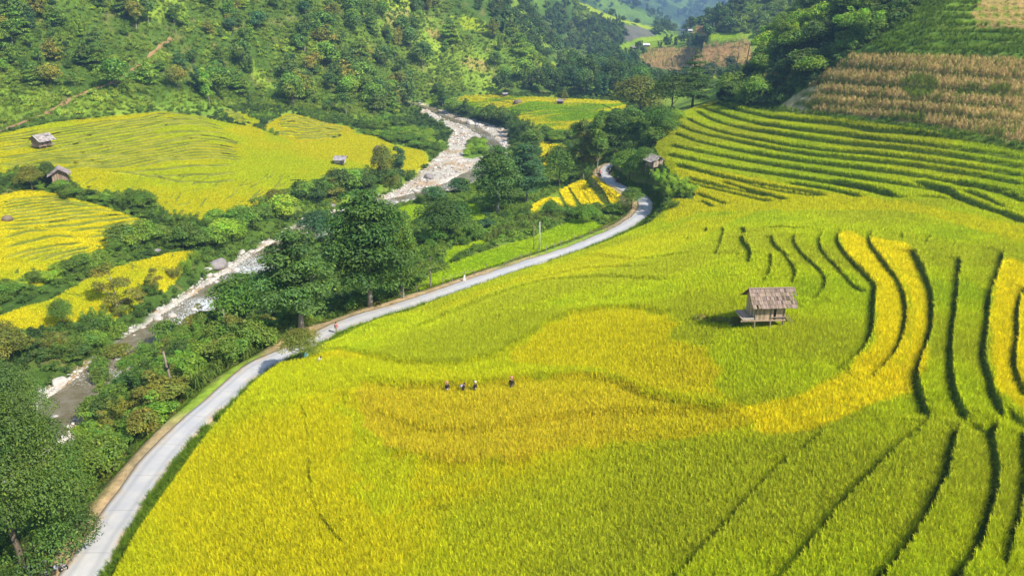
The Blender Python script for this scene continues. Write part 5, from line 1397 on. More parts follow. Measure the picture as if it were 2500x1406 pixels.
fill_simple('hillside_grass', HILL, 1.5, GRASS_TALL, c_hill, (.6, 1.5), 'rough green grass on the open parts of the left hillside', 'grass', rg, excl=('A','A2','D'), keep=.9)
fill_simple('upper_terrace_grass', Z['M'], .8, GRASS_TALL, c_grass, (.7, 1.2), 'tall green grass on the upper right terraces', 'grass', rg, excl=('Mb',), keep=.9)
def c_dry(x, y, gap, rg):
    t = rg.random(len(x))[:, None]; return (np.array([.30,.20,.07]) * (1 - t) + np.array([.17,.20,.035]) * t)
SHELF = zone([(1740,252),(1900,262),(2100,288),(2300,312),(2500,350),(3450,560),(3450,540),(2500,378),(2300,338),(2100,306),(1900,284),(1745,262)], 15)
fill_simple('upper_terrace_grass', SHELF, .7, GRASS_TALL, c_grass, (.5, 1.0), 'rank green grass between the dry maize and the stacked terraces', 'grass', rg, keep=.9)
fill_simple('dry_terrace_grass', Z['Mb'], 1.3, GRASS, c_dry, (.7, 1.3), 'dry brown grass on the bare terraces in the upper right corner', 'grass', rg, keep=.5)
# maize
def maize(name, h, nl, seed, mat='grassi'):
    rg = np.random.default_rng(seed); V = []; Qs = []; T = []
    for s in range(2):
        ax = rg.uniform(-.12, .12, 2)
        for q in range(2):
            a = q * 1.57; i = len(V); w = .018
            V += [(ax[0] - w * math.cos(a), ax[1] - w * math.sin(a), 0), (ax[0] + w * math.cos(a), ax[1] + w * math.sin(a), 0), (ax[0] * 2 + w * math.cos(a), ax[1] * 2 + w * math.sin(a), h), (ax[0] * 2 - w * math.cos(a), ax[1] * 2 - w * math.sin(a), h)]
            Qs.append((i, i + 1, i + 2, i + 3)); T += [(.9, .85, .8)] * 4
        for b in range(nl):
            z0 = h * (.25 + .7 * b / nl); a = rg.uniform(0, 6.28); ln = rg.uniform(.4, .7); ca, sa = math.cos(a), math.sin(a); t0 = rg.uniform(.7, 1.25)
            for k in range(4):
                t = k / 3; x = ax[0] + ca * ln * t; y = ax[1] + sa * ln * t; z = z0 + .28 * t - .75 * t * t * rg.uniform(.8, 1.1); w = .05 * (1 - .8 * t) + .006; i = len(V)
                V += [(x - sa * w, y + ca * w, z), (x + sa * w, y - ca * w, z)]; T += [(t0, t0, t0)] * 2
                if k: Qs.append((i - 2, i - 1, i + 1, i))
    return mesh_np(name, np.array(V), Qs, None, [M[mat]], None, False, np.array(T))
MAIZE = [maize('maize_plant', 1.75, 9, 200 + k) for k in range(5)]
def c_maize(x, y, gap, rg):
    t = (rg.random(len(x)) * .6 + fbm(x / 5, y / 5, 131, 3) * .5)[:, None]
    c = np.array([.40,.27,.11]) * (1 - t) + np.array([.80,.64,.28]) * t
    g = (rg.random(len(x)) < .22) | (fbm(x / 9, y / 9, 133, 3) > .66) | ((gap < 1.2) & (rg.random(len(x)) < .6)); c[g] = np.array([.21,.28,.04]) * rg.uniform(.7, 1.2, g.sum())[:, None]
    return c
fill_simple('dry_maize', Z['L'], .47, MAIZE, c_maize, (.55, .85), 'dry brown maize standing in rows on the right slope', 'maize', rg, rot=.1, excl=('steps',))
fill_simple('dry_maize', Z['L2'], .9, MAIZE, c_maize, (.8, 1.15), 'yellowing maize patch among the bushes of the right spur', 'maize', rg, rot=.1)
def c_green_maize(x, y, gap, rg):
    t = rg.random(len(x))[:, None]; return np.array([.07,.13,.02]) * (1 - t) + np.array([.20,.27,.05]) * t
RM = zone([(530,880),(600,845),(660,812),(690,826),(650,850),(615,880),(560,918),(520,945),(470,985),(450,975),(490,930)], 12)
fill_simple('green_maize', RM, .55, MAIZE, c_green_maize, (.8, 1.15), 'tall green maize beside the road near the pole', 'maize', rg, rot=.12)
RM2 = zone([(1180,590),(1230,560),(1300,535),(1380,528),(1400,535),(1300,560),(1230,580),(1195,592)], 12)
fill_simple('green_maize', RM2, .9, MAIZE, lambda x, y, g, r: c_green_maize(x, y, g, r) * .8 + np.array([.06,.05,.02]), (.8, 1.1), 'olive maize strip between the shrubs and the bright rice', 'maize', rg, rot=.12)
fill_simple('plateau_maize', Z['N'], 1.7, MAIZE, c_maize, (1, 1.6), 'brown maize on the plateau across the valley', 'maize', rg, keep=.55)
# far woods
def far_woods():
    rg = np.random.default_rng(12); out = []
    for r0, r1, st, s0 in ((330 * S, 760 * S, 5.6, .95), (760 * S, 1500 * S, 11, 1.5), (1500 * S, 2700 * S, 24, 2.8)):
        t0, t1 = R(-6), R(27)
        X, Y_ = jit_grid(r1 * math.sin(t0), r1 * math.sin(t1), r0 * .85, r1, st, rg)
        rr = np.hypot(X, Y_); m = (rr > r0) & (rr < r1); X, Y_ = X[m], Y_[m]; z = Hs(X, Y_)
        m = in_frame(X, Y_, z, 10, 40) & ~inpoly(HILL, X, Y_) & ~inpoly(KN, X, Y_)
        for k in ('E','N','N2','N3','N4','N5','N6','N7','scree','ridgefield','redcut','rock','SP'):
            m &= ~inpoly(SPUR if k == 'SP' else Z[k], X, Y_)
        X, Y_, z = X[m], Y_[m], z[m]
        sl = np.abs(Hs(X + 4, Y_ + 4) - z) / 5.6
        f = fbm(X / 60, Y_ / 60, 141, 4)
        m = (rg.random(len(X)) < .22 + .8 * sstep(.38, .52, f)) & ((sl > .06) | (rg.random(len(X)) < .12)); X, Y_, z, f = X[m], Y_[m], z[m], f[m]
        vis = np.ones(len(X), bool)
        for t in np.linspace(.3, .99, 30): vis &= Hs(X * t, Y_ * t) < CZ + (z + 9 * s0 - CZ) * t
        X, Y_, z, f = X[vis], Y_[vis], z[vis], f[vis]
        out.append(np.c_[X, Y_, z, f, np.full(len(X), s0)])
    D = np.vstack(out); n = len(D); s = D[:, 4] * rg.uniform(.6, 1.35, n)
    c = np.array([.07,.125,.025]) * rg.uniform(.7, 1.9, n)[:, None]
    g = rg.random(n) < .18; c[g] = np.array([.12,.17,.03])
    scatter('far_woods', np.c_[D[:, :2], D[:, 2] - .5], np.c_[np.zeros(n), np.zeros(n), rg.uniform(0, 6.28, n)], np.c_[s, s, s], c, WOOD, rg.integers(0, 3, n), 'woods covering the farther ridges and mountains', 'woods')
far_woods(); lap('woods')
RH = zone([(1690,80),(1700,58),(1740,32),(1780,10),(1830,-40),(1990,-60),(1960,10),(1900,60),(1865,85),(1800,82)], 10)
RH2 = zone([(1370,160),(1385,120),(1400,60),(1400,5),(1440,30),(1500,66),(1520,70),(1515,100),(1480,120),(1440,128)], 10)
for nm_, zz in (('far_hill_scrub', RH), ('far_hill_scrub', RH2)):
    scrub_fill(nm_, zz, 2.6, (1.0, 2.6), ((.07,.13,.02), (.25,.35,.04)), 'scrub and saplings on the open hill beyond the plateau' if zz is RH else 'scrub on the ridge behind the wooded knoll', 'scrub', SCRUB, np.random.default_rng(14))
fill_simple('hillside_grass', RH, 3.0, GRASS_TALL, c_hill, (1.2, 2.4), 'rough grass on the open hill beyond the plateau', 'grass', np.random.default_rng(15))
# ------------------------------------------------------------------ boulders
def rock_mesh(name, seed, sub=3, flat=.7):
    bm = bmesh_ico(sub); rg = np.random.default_rng(seed)
    V = np.array([v.co[:] for v in bm.verts]); T = [[v.index for v in f.verts] for f in bm.faces]; bm.free()
    o = rg.uniform(0, 50, 3)
    pl = rg.normal(size=(7, 3)); pl /= np.linalg.norm(pl, axis=1)[:, None]
    for p in pl:                                   # worn facets
        dd = V @ p; k = rg.uniform(.62, .85); m = dd > k; V[m] -= np.outer((dd[m] - k) * .8, p)
    nz = fbm(V[:, 0] * 2.2 + o[0] + V[:, 2], V[:, 1] * 2.2 + o[1] - V[:, 2], seed, 3)
    V *= (.86 + .3 * nz)[:, None]; V[:, 2] *= flat
    return mesh_np(name, V, None, T, [], None, True)
def bmesh_ico(sub):
    import bmesh
    bm = bmesh.new(); bmesh.ops.create_icosphere(bm, subdivisions=sub, radius=1.0); bm.verts.ensure_lookup_table(); bm.verts.index_update(); return bm
ROCKS = [rock_mesh('boulder', 300 + k, 3, fl) for k, fl in enumerate((.75, .6, .85, .55, .7, .65))]
for m_ in ROCKS: m_.materials.append(M['stone'])
GREY = rock_mesh('grey_boulder', 320, 4, .72); GREY.materials.append(M['greystone'])
rgo = np.random.default_rng(404)
def boulder(P, r, label, group=None, mesh=None, name='boulder', sink=.25):
    o = bpy.data.objects.new(name, mesh or ROCKS[rgo.integers(0, 6)]); col_main.objects.link(o)
    o.location = (P[0], P[1], P[2] + r * (.5 - sink)); o.rotation_euler = (rgo.uniform(-.3, .3), rgo.uniform(-.3, .3), rgo.uniform(0, 6.28))
    o.scale = (r * rgo.uniform(.9, 1.25), r * rgo.uniform(.75, 1.05), r * rgo.uniform(.8, 1.05))
    o['category'] = 'boulder'
    if label: o['label'] = label
    if group: o['group'] = group
    return o
def bpx(px, py, wpx, label, mesh=None):
    P = hit([px], [py], Hs)[0]; return boulder(P, size_at(P, wpx) * .5, label, None, mesh)
bpx(532, 652, 50, 'big rounded grey boulder at the left edge of the rapids', GREY)
bpx(508, 662, 22, 'smaller pale boulder leaning on the big grey one by the rapids')
bpx(577, 664, 25, 'white rounded boulder in the middle of the foaming rapids')
bpx(1048, 436, 30, 'brownish grey boulder under the left bank above the white stones', GREY)
bpx(1150, 304, 24, 'big pale boulder beside the upper river near the valley field')
bpx(1172, 308, 14, 'smaller boulder right of the big pale one in the upper river')
bpx(745, 540, 26, 'pale boulder on the stony bank behind the roadside trees')
bpx(810, 505, 20, 'round boulder half hidden by shrubs above the stony bank', GREY)
bpx(385, 615, 18, 'grey rock lying in the grassy bank above the low rice strip', GREY)
bpx(145, 938, 34, 'big pale slab of the lower river bank between the trees')
bpx(170, 950, 22, 'pale boulder right of the big slab in the lower river')
bpx(1788, 790, 20, 'grey boulder in the weeds left of the stilt hut', GREY)
bpx(413, 788, 16, 'tan rounded boulder in the white water of the lower river')
def river_stones():
    rg = np.random.default_rng(55); out = []
    x0, x1, y0, y1 = RC[:, 0].min() - 16, RC[:, 0].max() + 16, RC[:, 1].min() - 5, RC[:, 1].max() + 5
    X, Y_ = jit_grid(x0, x1, y0, y1, .52, rg)
    m = in_frame(X, Y_, Hs(X, Y_), 120, 60); X, Y_ = X[m], Y_[m]
    e, zr = river_e(X, Y_); m = e < .9; X, Y_, e = X[m], Y_[m], e[m]
    z, gap, e, we, rd = H(X, Y_, True)
    cl = fbm(X / 3.5, Y_ / 3.5, 57, 3)
    p = np.where(we > -.2, .25 + .75 * sstep(.3, .6, cl), .16 + .55 * sstep(.5, .66, cl) + .16 * (Y_ < 150 * S))
    m = (rg.random(len(X)) < p) & ~inpoly(ISLAND, X, Y_); X, Y_, z, we = X[m], Y_[m], z[m], we[m]
    r = .135 * rg.random(len(X)) ** -.42; r = np.clip(r, .12, 1.0) * np.where(Y_ > 190 * S, .72, 1) * np.where(we < 0, .9, 1)
    px, py, dep = proj(X, Y_, z)
    order = np.argsort(-r / dep); big = order[:230]; sm = order[230:]
    sets = {}
    for i in big:
        wet = we[i] < -.3
        if px[i] < 330: pl = 'in the lower river between the trees'
        elif px[i] < 650: pl = 'in the rapids' if wet else 'on the stony bank by the rapids'
        elif px[i] < 900: pl = 'on the stretch behind the roadside trees'
        elif px[i] < 1080 and py[i] > 420: pl = 'on the white stone bar below the bend'
        elif py[i] > 330: pl = 'at the river bend by the island'
        else: pl = 'in the upper river'
        s = 'big' if r[i] > .55 else ('middling' if r[i] > .36 else 'small')
        o = boulder((X[i], Y_[i], z[i]), r[i], None, 'pale boulders along the river bed', sink=.2)
        sets.setdefault((s, pl), []).append((px[i], o))
    for (s, pl), l in sets.items():
        l.sort(key=lambda t: t[0])
        for k, (_, o) in enumerate(l):
            o['label'] = '%s pale boulder %s' % (s, pl) + (', %s from the left' % ordinal(k + 1) if len(l) > 1 else '')
    PEB = [rock_mesh('cobble', 340 + k, 2, .65) for k in range(4)]
    m_, nt, out_ = new_mat('cobble_stone'); c = N(nt, 'ShaderNodeAttribute', attribute_name='col', attribute_type='INSTANCER')
    g = nt.nodes.new('ShaderNodeTexCoord'); nn = noise(nt, 2.2, 4, .6, g.outputs['Object']); rr = ramp(nt, nn.outputs['Fac'], .3, .7, (.75,.75,.75,1), (1.15,1.15,1.15,1))
    principled(nt, out_, mixc(nt, 1.0, c.outputs['Color'], rr.outputs['Color'], 'MULTIPLY'), .85)
    for pm in PEB: pm.materials.append(m_)
    n = len(sm); t = rg.random(n)[:, None]; col = np.array([.40,.35,.29]) * (1 - t) + np.array([.68,.63,.55]) * t
    wtm = rg.random(n) < .08; col[wtm] = np.array([.45,.27,.16])
    s = r[sm]
    scatter('river_cobbles', np.c_[X[sm], Y_[sm], z[sm] + s * .2], np.c_[rg.normal(0, .3, n), rg.normal(0, .3, n), rg.uniform(0, 6.28, n)], np.c_[s * rg.uniform(.8, 1.3, n), s, s * rg.uniform(.7, 1, n)], col, PEB, rg.integers(0, 4, n), 'white cobbles and gravel of the river bed', 'cobbles')
    print('stones', len(X))
river_stones(); lap('stones')

# ------------------------------------------------------------------ stilt huts
def hut(name_label, P, rz, w=2.3, d=2.0, floor=.55, eave=1.4, ridge=2.55, over=(.75, .6), rlen_extra=(.35, .85), porch=None, seed=1, tone=(.32,.25,.19), wall=(.30,.22,.155), missing=.0, cols=13, rows=5, simple=False, rail=True, group=None, wallz=None, open_side=False, cat='hut'):
    """w along the ridge (x), d across; ridge along x; front is -y"""
    rg = np.random.default_rng(seed); root = empty('stilt_hut', P, rz); tag(root, name_label, cat, group)
    hw, hd = w / 2, d / 2
    x0, x1 = -hw - rlen_extra[0], hw + rlen_extra[1] if isinstance(rlen_extra, tuple) else hw
    def roof(side):
        mb = MB(); ye = -side * 0 + (-(hd + over[0]) if side < 0 else hd + over[1])
        run = abs(ye); rise = ridge - eave if side < 0 else (ridge - eave) * run / (hd + over[0])
        L_ = math.hypot(run, rise); ang = math.atan2(rise, run)
        rl = L_ / rows; cw = (x1 - x0) / cols
        sg = -1 if side < 0 else 1
        for r in range(rows):
            for c in range(cols):
                if missing and ((c >= cols - 2 and rg.random() < missing * 3.2) or rg.random() < missing * .05): continue
                t0 = 1 - (r + 1) / rows; s0 = t0 * L_ + rl * .5      # distance from eave
                s0 = (r + .5) * rl
                ln = rl * (1.28 + rg.uniform(-.06, .14)); cx = x0 + (c + .5) * cw + rg.uniform(-.02, .02)
                wd = cw * rg.uniform(.86, .98)
                y = ye - sg * s0 * math.cos(ang); z = ridge - rise + s0 * math.sin(ang) + .03
                M3 = Matrix.Rotation(-sg * (ang - .07 - rg.uniform(-.015, .02)), 3, 'X')
                k = rg.uniform(.62, 1.2); tt = tuple(v * k * q for v, q in zip(tone, (1, rg.uniform(.94, 1.02), rg.uniform(.88, 1.1))))
                if rg.random() < .12 and c > cols * .5: tt = tuple(v * .35 for v in tone)
                mb.box((cx, y, z + rg.uniform(0, .012)), (wd, ln, .025), M3, tt)
        return mb.build('roof_slope', M['shingle'], root)
    roof(-1); roof(1)
    mb = MB(); mb.bar((x0, 0, ridge + .05), (x1 - .15, 0, ridge + .05), .16, .05, tuple(v * 1.1 for v in tone)); mb.build('ridge_cap', M['shingle'], root)
    wz = wallz if wallz is not None else eave + .12
    # walls of upright planks
    def wallp(a, b, z0, z1, gable=False):
        mb = MB(); a = Vector(a); b = Vector(b); n = max(4, int((b - a).length / .17)); dr = (b - a) / n
        for i in range(n):
            p = a + dr * (i + .5); top = z1
            if gable: top = z1 + (ridge - eave - .12) * max(0, 1 - abs(p.y) / (hd + over[0])) - .08
            k = rg.uniform(.55, 1.3); c = tuple(v * k for v in wall)
            ang = math.atan2(dr.y, dr.x)
            mb.box((p.x, p.y, (z0 + top) / 2), (dr.length * .93, .03 + .012 * (i % 2), top - z0), Matrix.Rotation(ang, 3, 'Z'), c)
        mb.build('wall', M['plank'], root)
    wallp((-hw, -hd, 0), (hw * .25, -hd, 0), floor, wz); 
    if not open_side: wallp((hw * .42, -hd, 0), (hw, -hd, 0), floor, wz)
    wallp((-hw, hd, 0), (hw, hd, 0), floor, wz); wallp((-hw, -hd + .05, 0), (-hw, hd - .05, 0), floor, wz, True); wallp((hw, -hd + .05, 0), (hw, hd - .05, 0), floor, wz, True)
    mb = MB(); mb.box((hw * .335, -hd + .12, (floor + wz) / 2), (hw * .17, .03, wz - floor), None, (.10,.07,.05)); mb.build('door', M['plank'], root)
    mb = MB(); mb.box((0, 0, floor - .04), (w + .16, d + .2, .08), None, tuple(v * .9 for v in wall)); mb.build('floor', M['plank'], root)
    for px_ in (-hw + .08, .05 * w, hw - .08):
        for py_ in (-hd + .04, hd - .06):
            mb = MB(); mb.tube([(px_, py_ - .05 * (py_ < 0), -.5), (px_ + rg.uniform(-.04, .04), py_ - .04 * (py_ < 0), wz + .1)], [.085, .07], 8); mb.build('post', M['post'], root)
    if rail:
        mb = MB(); mb.tube([(hw * .2, -hd - .12, floor + .24), (hw + .05, -hd - .12, floor + .25)], .045, 6, (1,1,1)); mb.build('rail', M['post'], root)
    if porch:
        pw, side = porch; mb = MB(); xs = (-hw - pw, -hw) if side < 0 else (hw, hw + pw)
        for i in range(4):
            xx = xs[0] + (i + .5) * pw / 4; k = rg.uniform(.8, 1.2)
            mb.box((xx, -.1, floor + .02 + .01 * (i % 2)), (pw / 4 * .92, d * 1.05, .05), None, tuple(v * k for v in wall))
        mb.bar((xs[0] - .1, -hd * 1.05, floor - .06), (xs[1] + .3, -hd * 1.05, floor - .06), .08, .08, tuple(v * 1.6 for v in wall))
        mb.bar((xs[0], -hd * 1.0, floor + .14), (xs[1] + .35, -hd * 1.0, floor + .14), .06, .06, (.6,.55,.48))
        mb.build('porch', M['plank'], root)
    return root
HUTP = HUT.copy()
h1 = hut('wooden stilt hut with a shingle roof standing alone in the near green rice', (HUTP[0], HUTP[1] + .95, HUTP[2] + .05), R(3), 2.45, 2.0, .62, 1.78, 2.88, (.48, .62), (.35, .95), (.95, -1), 3, (.30,.22,.16), (.46,.33,.22), .16, 24, 5)
mb = MB()
for q in range(3): mb.tube([(1.25 + .12 * q, -.9, .9 + .05 * q), (1.95 + .16 * q, -1.3 - .1 * q, -.1)], .025, 5)
pl = mb.build('leaning_poles', M['post'], h1); h1.scale = (1.13,) * 3
def hut_px(label, px, py, wpx, rz, seed, **kw):
    P = hit([px], [py], Hs)[0]; s = size_at(P, wpx) / 5.0
    o = hut(label, P, R(rz), seed=seed, **kw); o.scale = (s, s, s); return o
hut_px('wooden stilt hut with a grey roof on the upper left terraces', 104, 362, 54, 64, 11, w=3.0, d=2.5, floor=.7, eave=1.75, ridge=3.1, tone=(.42,.37,.33), wall=(.30,.21,.15), porch=(.5, 1), cols=11)
h3 = hut_px('wooden hut with a plank gable and a blue tub below its floor, among trees', 150, 449, 62, -62, 12, w=3.2, d=2.6, floor=1.0, eave=2.0, ridge=3.3, tone=(.38,.31,.28), wall=(.36,.25,.17), cols=11)
hut_px('small pale hut with a plain grey roof in the golden rice by the two trees', 831, 402, 38, -4, 13, w=3.0, d=2.2, floor=.7, eave=1.7, ridge=2.8, tone=(.42,.38,.37), wall=(.55,.50,.44), cols=10)
hut_px('tilted plank hut with a slanting roof above the motorbikes on the road', 1596, 418, 56, -63, 14, w=2.8, d=2.4, floor=1.3, eave=2.4, ridge=3.5, tone=(.44,.38,.33), wall=(.40,.31,.24), missing=.12, cols=11)
hut_px('little hut with a brown roof beside the single tree on the valley field', 1368, 255, 24, -18, 15, w=2.8, d=2.2, floor=.7, eave=1.7, ridge=2.7, tone=(.36,.30,.26), wall=(.12,.085,.06), cols=9, rows=4)
hut_px('tiny grey hut at the far left end of the valley field', 1232, 236, 17, 10, 16, w=2.6, d=2.2, floor=.9, eave=1.8, ridge=2.7, tone=(.40,.37,.36), wall=(.25,.20,.16), cols=8, rows=4)
hut_px('dark low shed on the edge of the plateau across the valley', 1552, 124, 24, -12, 17, w=3, d=2.4, floor=.5, eave=1.5, ridge=2.4, tone=(.38,.34,.31), wall=(.10,.08,.06), cols=9, rows=4, cat='shed')
# thatched stacks
def stack(label, px, py, wpx, hpx, seed):
    P = hit([px], [py], Hs)[0]; w = size_at(P, wpx); h = size_at(P, hpx) * 1.08
    root = empty('straw_stack', P); tag(root, label, 'straw stack')
    mb = MB(); rg = np.random.default_rng(seed)
    prof = [(w * .46, 0), (w * .5, h * .3), (w * .42, h * .62), (w * .2, h * .9), (.02, h)]
    mb.lathe(prof, 14, (0, 0, 0)); o = mb.mesh('heap', M['straw'], True)
    v = np.zeros(len(o.vertices) * 3); o.vertices.foreach_get('co', v); v = v.reshape(-1, 3); v[:, :2] *= (1 + .22 * (vnoise(v[:, 0] * 3 + seed, v[:, 1] * 3, seed)[:, None] - .5)); o.vertices.foreach_set('co', v.ravel())
    link('heap', o, root)
    C = rg.normal(size=(260, 3)); C /= np.linalg.norm(C, axis=1)[:, None]; C[:, 2] = abs(C[:, 2]); CC = C * np.array([w * .5, w * .5, h * .85]) * rg.uniform(.9, 1.08, 260)[:, None]
    V, Qd = leaf_quads(CC, C + rg.normal(size=C.shape) * .6, w * .3 * rg.uniform(.5, 1.2, 260), .12, rg)
    link('loose_straw', mesh_np('loose_straw', V, Qd, None, [M['straw']]), root)
stack('brown straw stack in the golden rice above the two close trees', 922, 371, 20, 15, 1)
stack('brown straw stack at the left edge of the lower golden terraces', 18, 537, 24, 11, 2)
stack('dark flattened straw heap on the valley field left of its hut', 1264, 253, 22, 9, 3)
# tub below the hut, teal sack, stone post
P = hit([157], [451], Hs)[0]
mb = MB(); mb.lathe([(0, 0), (.42, 0), (.5, .75), (.46, .75), (.4, .08), (0, .08)], 16); o = mb.build('plastic_tub', M['blue'], None, True); o.location = P; tag(o, 'blue plastic tub standing under the hut among trees', 'tub')
P = hit([749], [876], Hs)[0]
mb = MB(); mb.lathe([(0, 0), (.2, .02), (.26, .2), (.25, .45), (.14, .6), (.1, .66), (.16, .74), (.0, .72)], 12, sx=1.1, sy=.8); o = mb.build('sack', M['teal'], None, True); o.location = P; tag(o, 'pale turquoise sack at the corner of the yellow rice by the bushy tree', 'sack')
P = hit([1134], [686], Hs)[0]
mb = MB(); mb.box((0, 0, .1), (.42, .36, .3)); mb.box((0, 0, .5), (.28, .22, .62), None, (1,1,1), .86); mb.lathe([(.14, .8), (.12, .88), (.06, .94), (0, .96)], 10); o = mb.build('marker_stone', M['wall']); o.location = P; tag(o, 'white stone marker post at the left edge of the road', 'marker post')
# ------------------------------------------------------------------ poles
def pole(label, px, py, hpx, lean, r, mat, arms=0, coil=False, name='utility_pole'):
    P = hit([px], [py], Hs)[0]; h = size_at(P, hpx) / .93
    root = empty(name, P); tag(root, label, 'pole')
    mb = MB(); mb.tube([(0, 0, -.4), (lean * h * .5, 0, h * .5), (lean * h, 0, h)], [r, r * .88, r * .72], 9); mb.build('shaft', M[mat], root, True)
    if arms:
        mb = MB(); mb.bar((lean * h - .7, 0, h - .3), (lean * h + .7, 0, h - .3), .09, .09); mb.build('crossarm', M['post'], root)
        for k in (-.6, 0, .6):
            mb = MB(); mb.lathe([(.05, h - .25), (.07, h - .18), (.04, h - .1), (.06, h - .05), (0, h)], 8, (lean * h + k, 0, 0)); mb.build('insulator', M['wall'], root)
    if coil:
        mb = MB()
        for k in range(3): mb.torus((lean * h * .7 + .02, -.12, h * (.66 + .02 * k)), .24 + .02 * k, .025, Matrix.Rotation(R(78), 3, 'X'))
        mb.build('cable_coil', M['rubber'], root)
    return P, h
pole('leaning grey wooden pole with a cable coil at the near roadside', 426, 966, 112, -.07, .15, 'post', 0, True)
pole('grey wooden pole among the bushes below the layered tree', 558, 828, 74, -.04, .13, 'post')
pole('white concrete pole beside the long straight stretch of road', 1317, 614, 70, .0, .13, 'concrete')
pole('thin brown wooden pole left of the white concrete one', 1303, 612, 62, .0, .07, 'post')
pole('tall pole with crossarm before the brown field, left of two', 1791, 194, 68, .10, .16, 'post', 1)
pole('tall pole with crossarm before the brown field, right of two', 1818, 178, 66, .09, .16, 'post', 1)
pole('distant pole at the end of the far rice plateau', 1646, 88, 22, 0, .2, 'post')
pole('distant pole on the rice plateau below the red cut', 1741, 86, 26, 0, .2, 'post')
# ------------------------------------------------------------------ roadside fence: one fence, its posts and rails
def fence():
    pts = [(985,722),(1040,706),(1100,690),(1160,672),(1240,648),(1300,626),(1345,611),(1400,592),(1450,574),(1500,556),(1545,532)]
    d = densify(pts, 3); W_ = hit(d[:, 0], d[:, 1], Hs); W_ = resample(smooth_line(W_, 3), 2.05)
    rd, _, side, _, _ = seg_dist(ROAD, W_[:, 0], W_[:, 1])
    z = Hs(W_[:, 0], W_[:, 1]); root = empty('roadside_fence', (W_[0, 0], W_[0, 1], z[0])); tag(root, 'rickety fence of crooked sticks along the left side of the road', 'fence')
    o0 = Vector(root.location); rg = np.random.default_rng(3); tops = []
    for i in range(len(W_)):
        if rg.random() < .08: tops.append(None); continue
        b = Vector((W_[i, 0] + rg.normal(0, .12), W_[i, 1] + rg.normal(0, .12), z[i])) - o0; h = rg.uniform(.8, 1.5)
        t = b + Vector((rg.normal(0, .14), rg.normal(0, .14), h)); tops.append((b, t))
        mb = MB(); mb.tube([b - Vector((0, 0, .2)), b.lerp(t, .5) + Vector((rg.normal(0, .04), rg.normal(0, .04), 0)), t], [.055, .05, .04], 6); mb.build('fence_post', M['palebark'] if rg.random() < .6 else M['post'], root)
    for i in range(len(tops) - 1):
        if tops[i] and tops[i + 1] and rg.random() < .6:
            mb = MB(); a = tops[i][0].lerp(tops[i][1], .7); b = tops[i + 1][0].lerp(tops[i + 1][1], .68); mb.tube([a, a.lerp(b, .5) - Vector((0, 0, .06)), b], .025, 5); mb.build('rail', M['post'], root)
fence()
# ------------------------------------------------------------------ people
def skin_mesh(name, joints, edges, parent, mat, sub=2, root=0):
    me = bpy.data.meshes.new(name); me.from_pydata([j[0] for j in joints], edges, []); me.materials.append(M[mat])
    o = link(name, me, parent); md = o.modifiers.new('skin', 'SKIN'); md.use_smooth_shade = True
    for i, j in enumerate(joints):
        r = j[1]; me.skin_vertices[0].data[i].radius = r if isinstance(r, tuple) else (r, r)
    me.skin_vertices[0].data[root].use_root = True
    s = o.modifiers.new('smooth', 'SUBSURF'); s.levels = sub; s.render_levels = sub
    return o
def hand(joints, edges, wrist, d, side):
    """palm, four fingers and a thumb grown from the wrist"""
    d = Vector(d).normalized(); s = d.cross(Vector((0, 0, 1))); s = s.normalized() if s.length > .1 else Vector((1, 0, 0)); s *= side
    w = Vector(joints[wrist][0]); p = w + d * .075; joints.append((tuple(p), (.032, .018))); ip = len(joints) - 1; edges.append((wrist, ip))
    for k, (off, ln) in enumerate(((-.027, .062), (-.009, .074), (.010, .070), (.027, .055))):
        a = p + s * off + d * .02; b = a + d * ln * .55 + Vector((0, 0, -.008)); c = b + d * ln * .4 + Vector((0, 0, -.022))
        joints += [(tuple(a), .0095), (tuple(b), .0085), (tuple(c), .0075)]; i = len(joints) - 3; edges += [(ip, i), (i, i + 1), (i + 1, i + 2)]
    a = w + d * .03 - s * .035; b = a + d * .035 - s * .02 + Vector((0, 0, -.012)); joints += [(tuple(a), .011), (tuple(b), .009)]; i = len(joints) - 2; edges += [(wrist, i), (i, i + 1)]
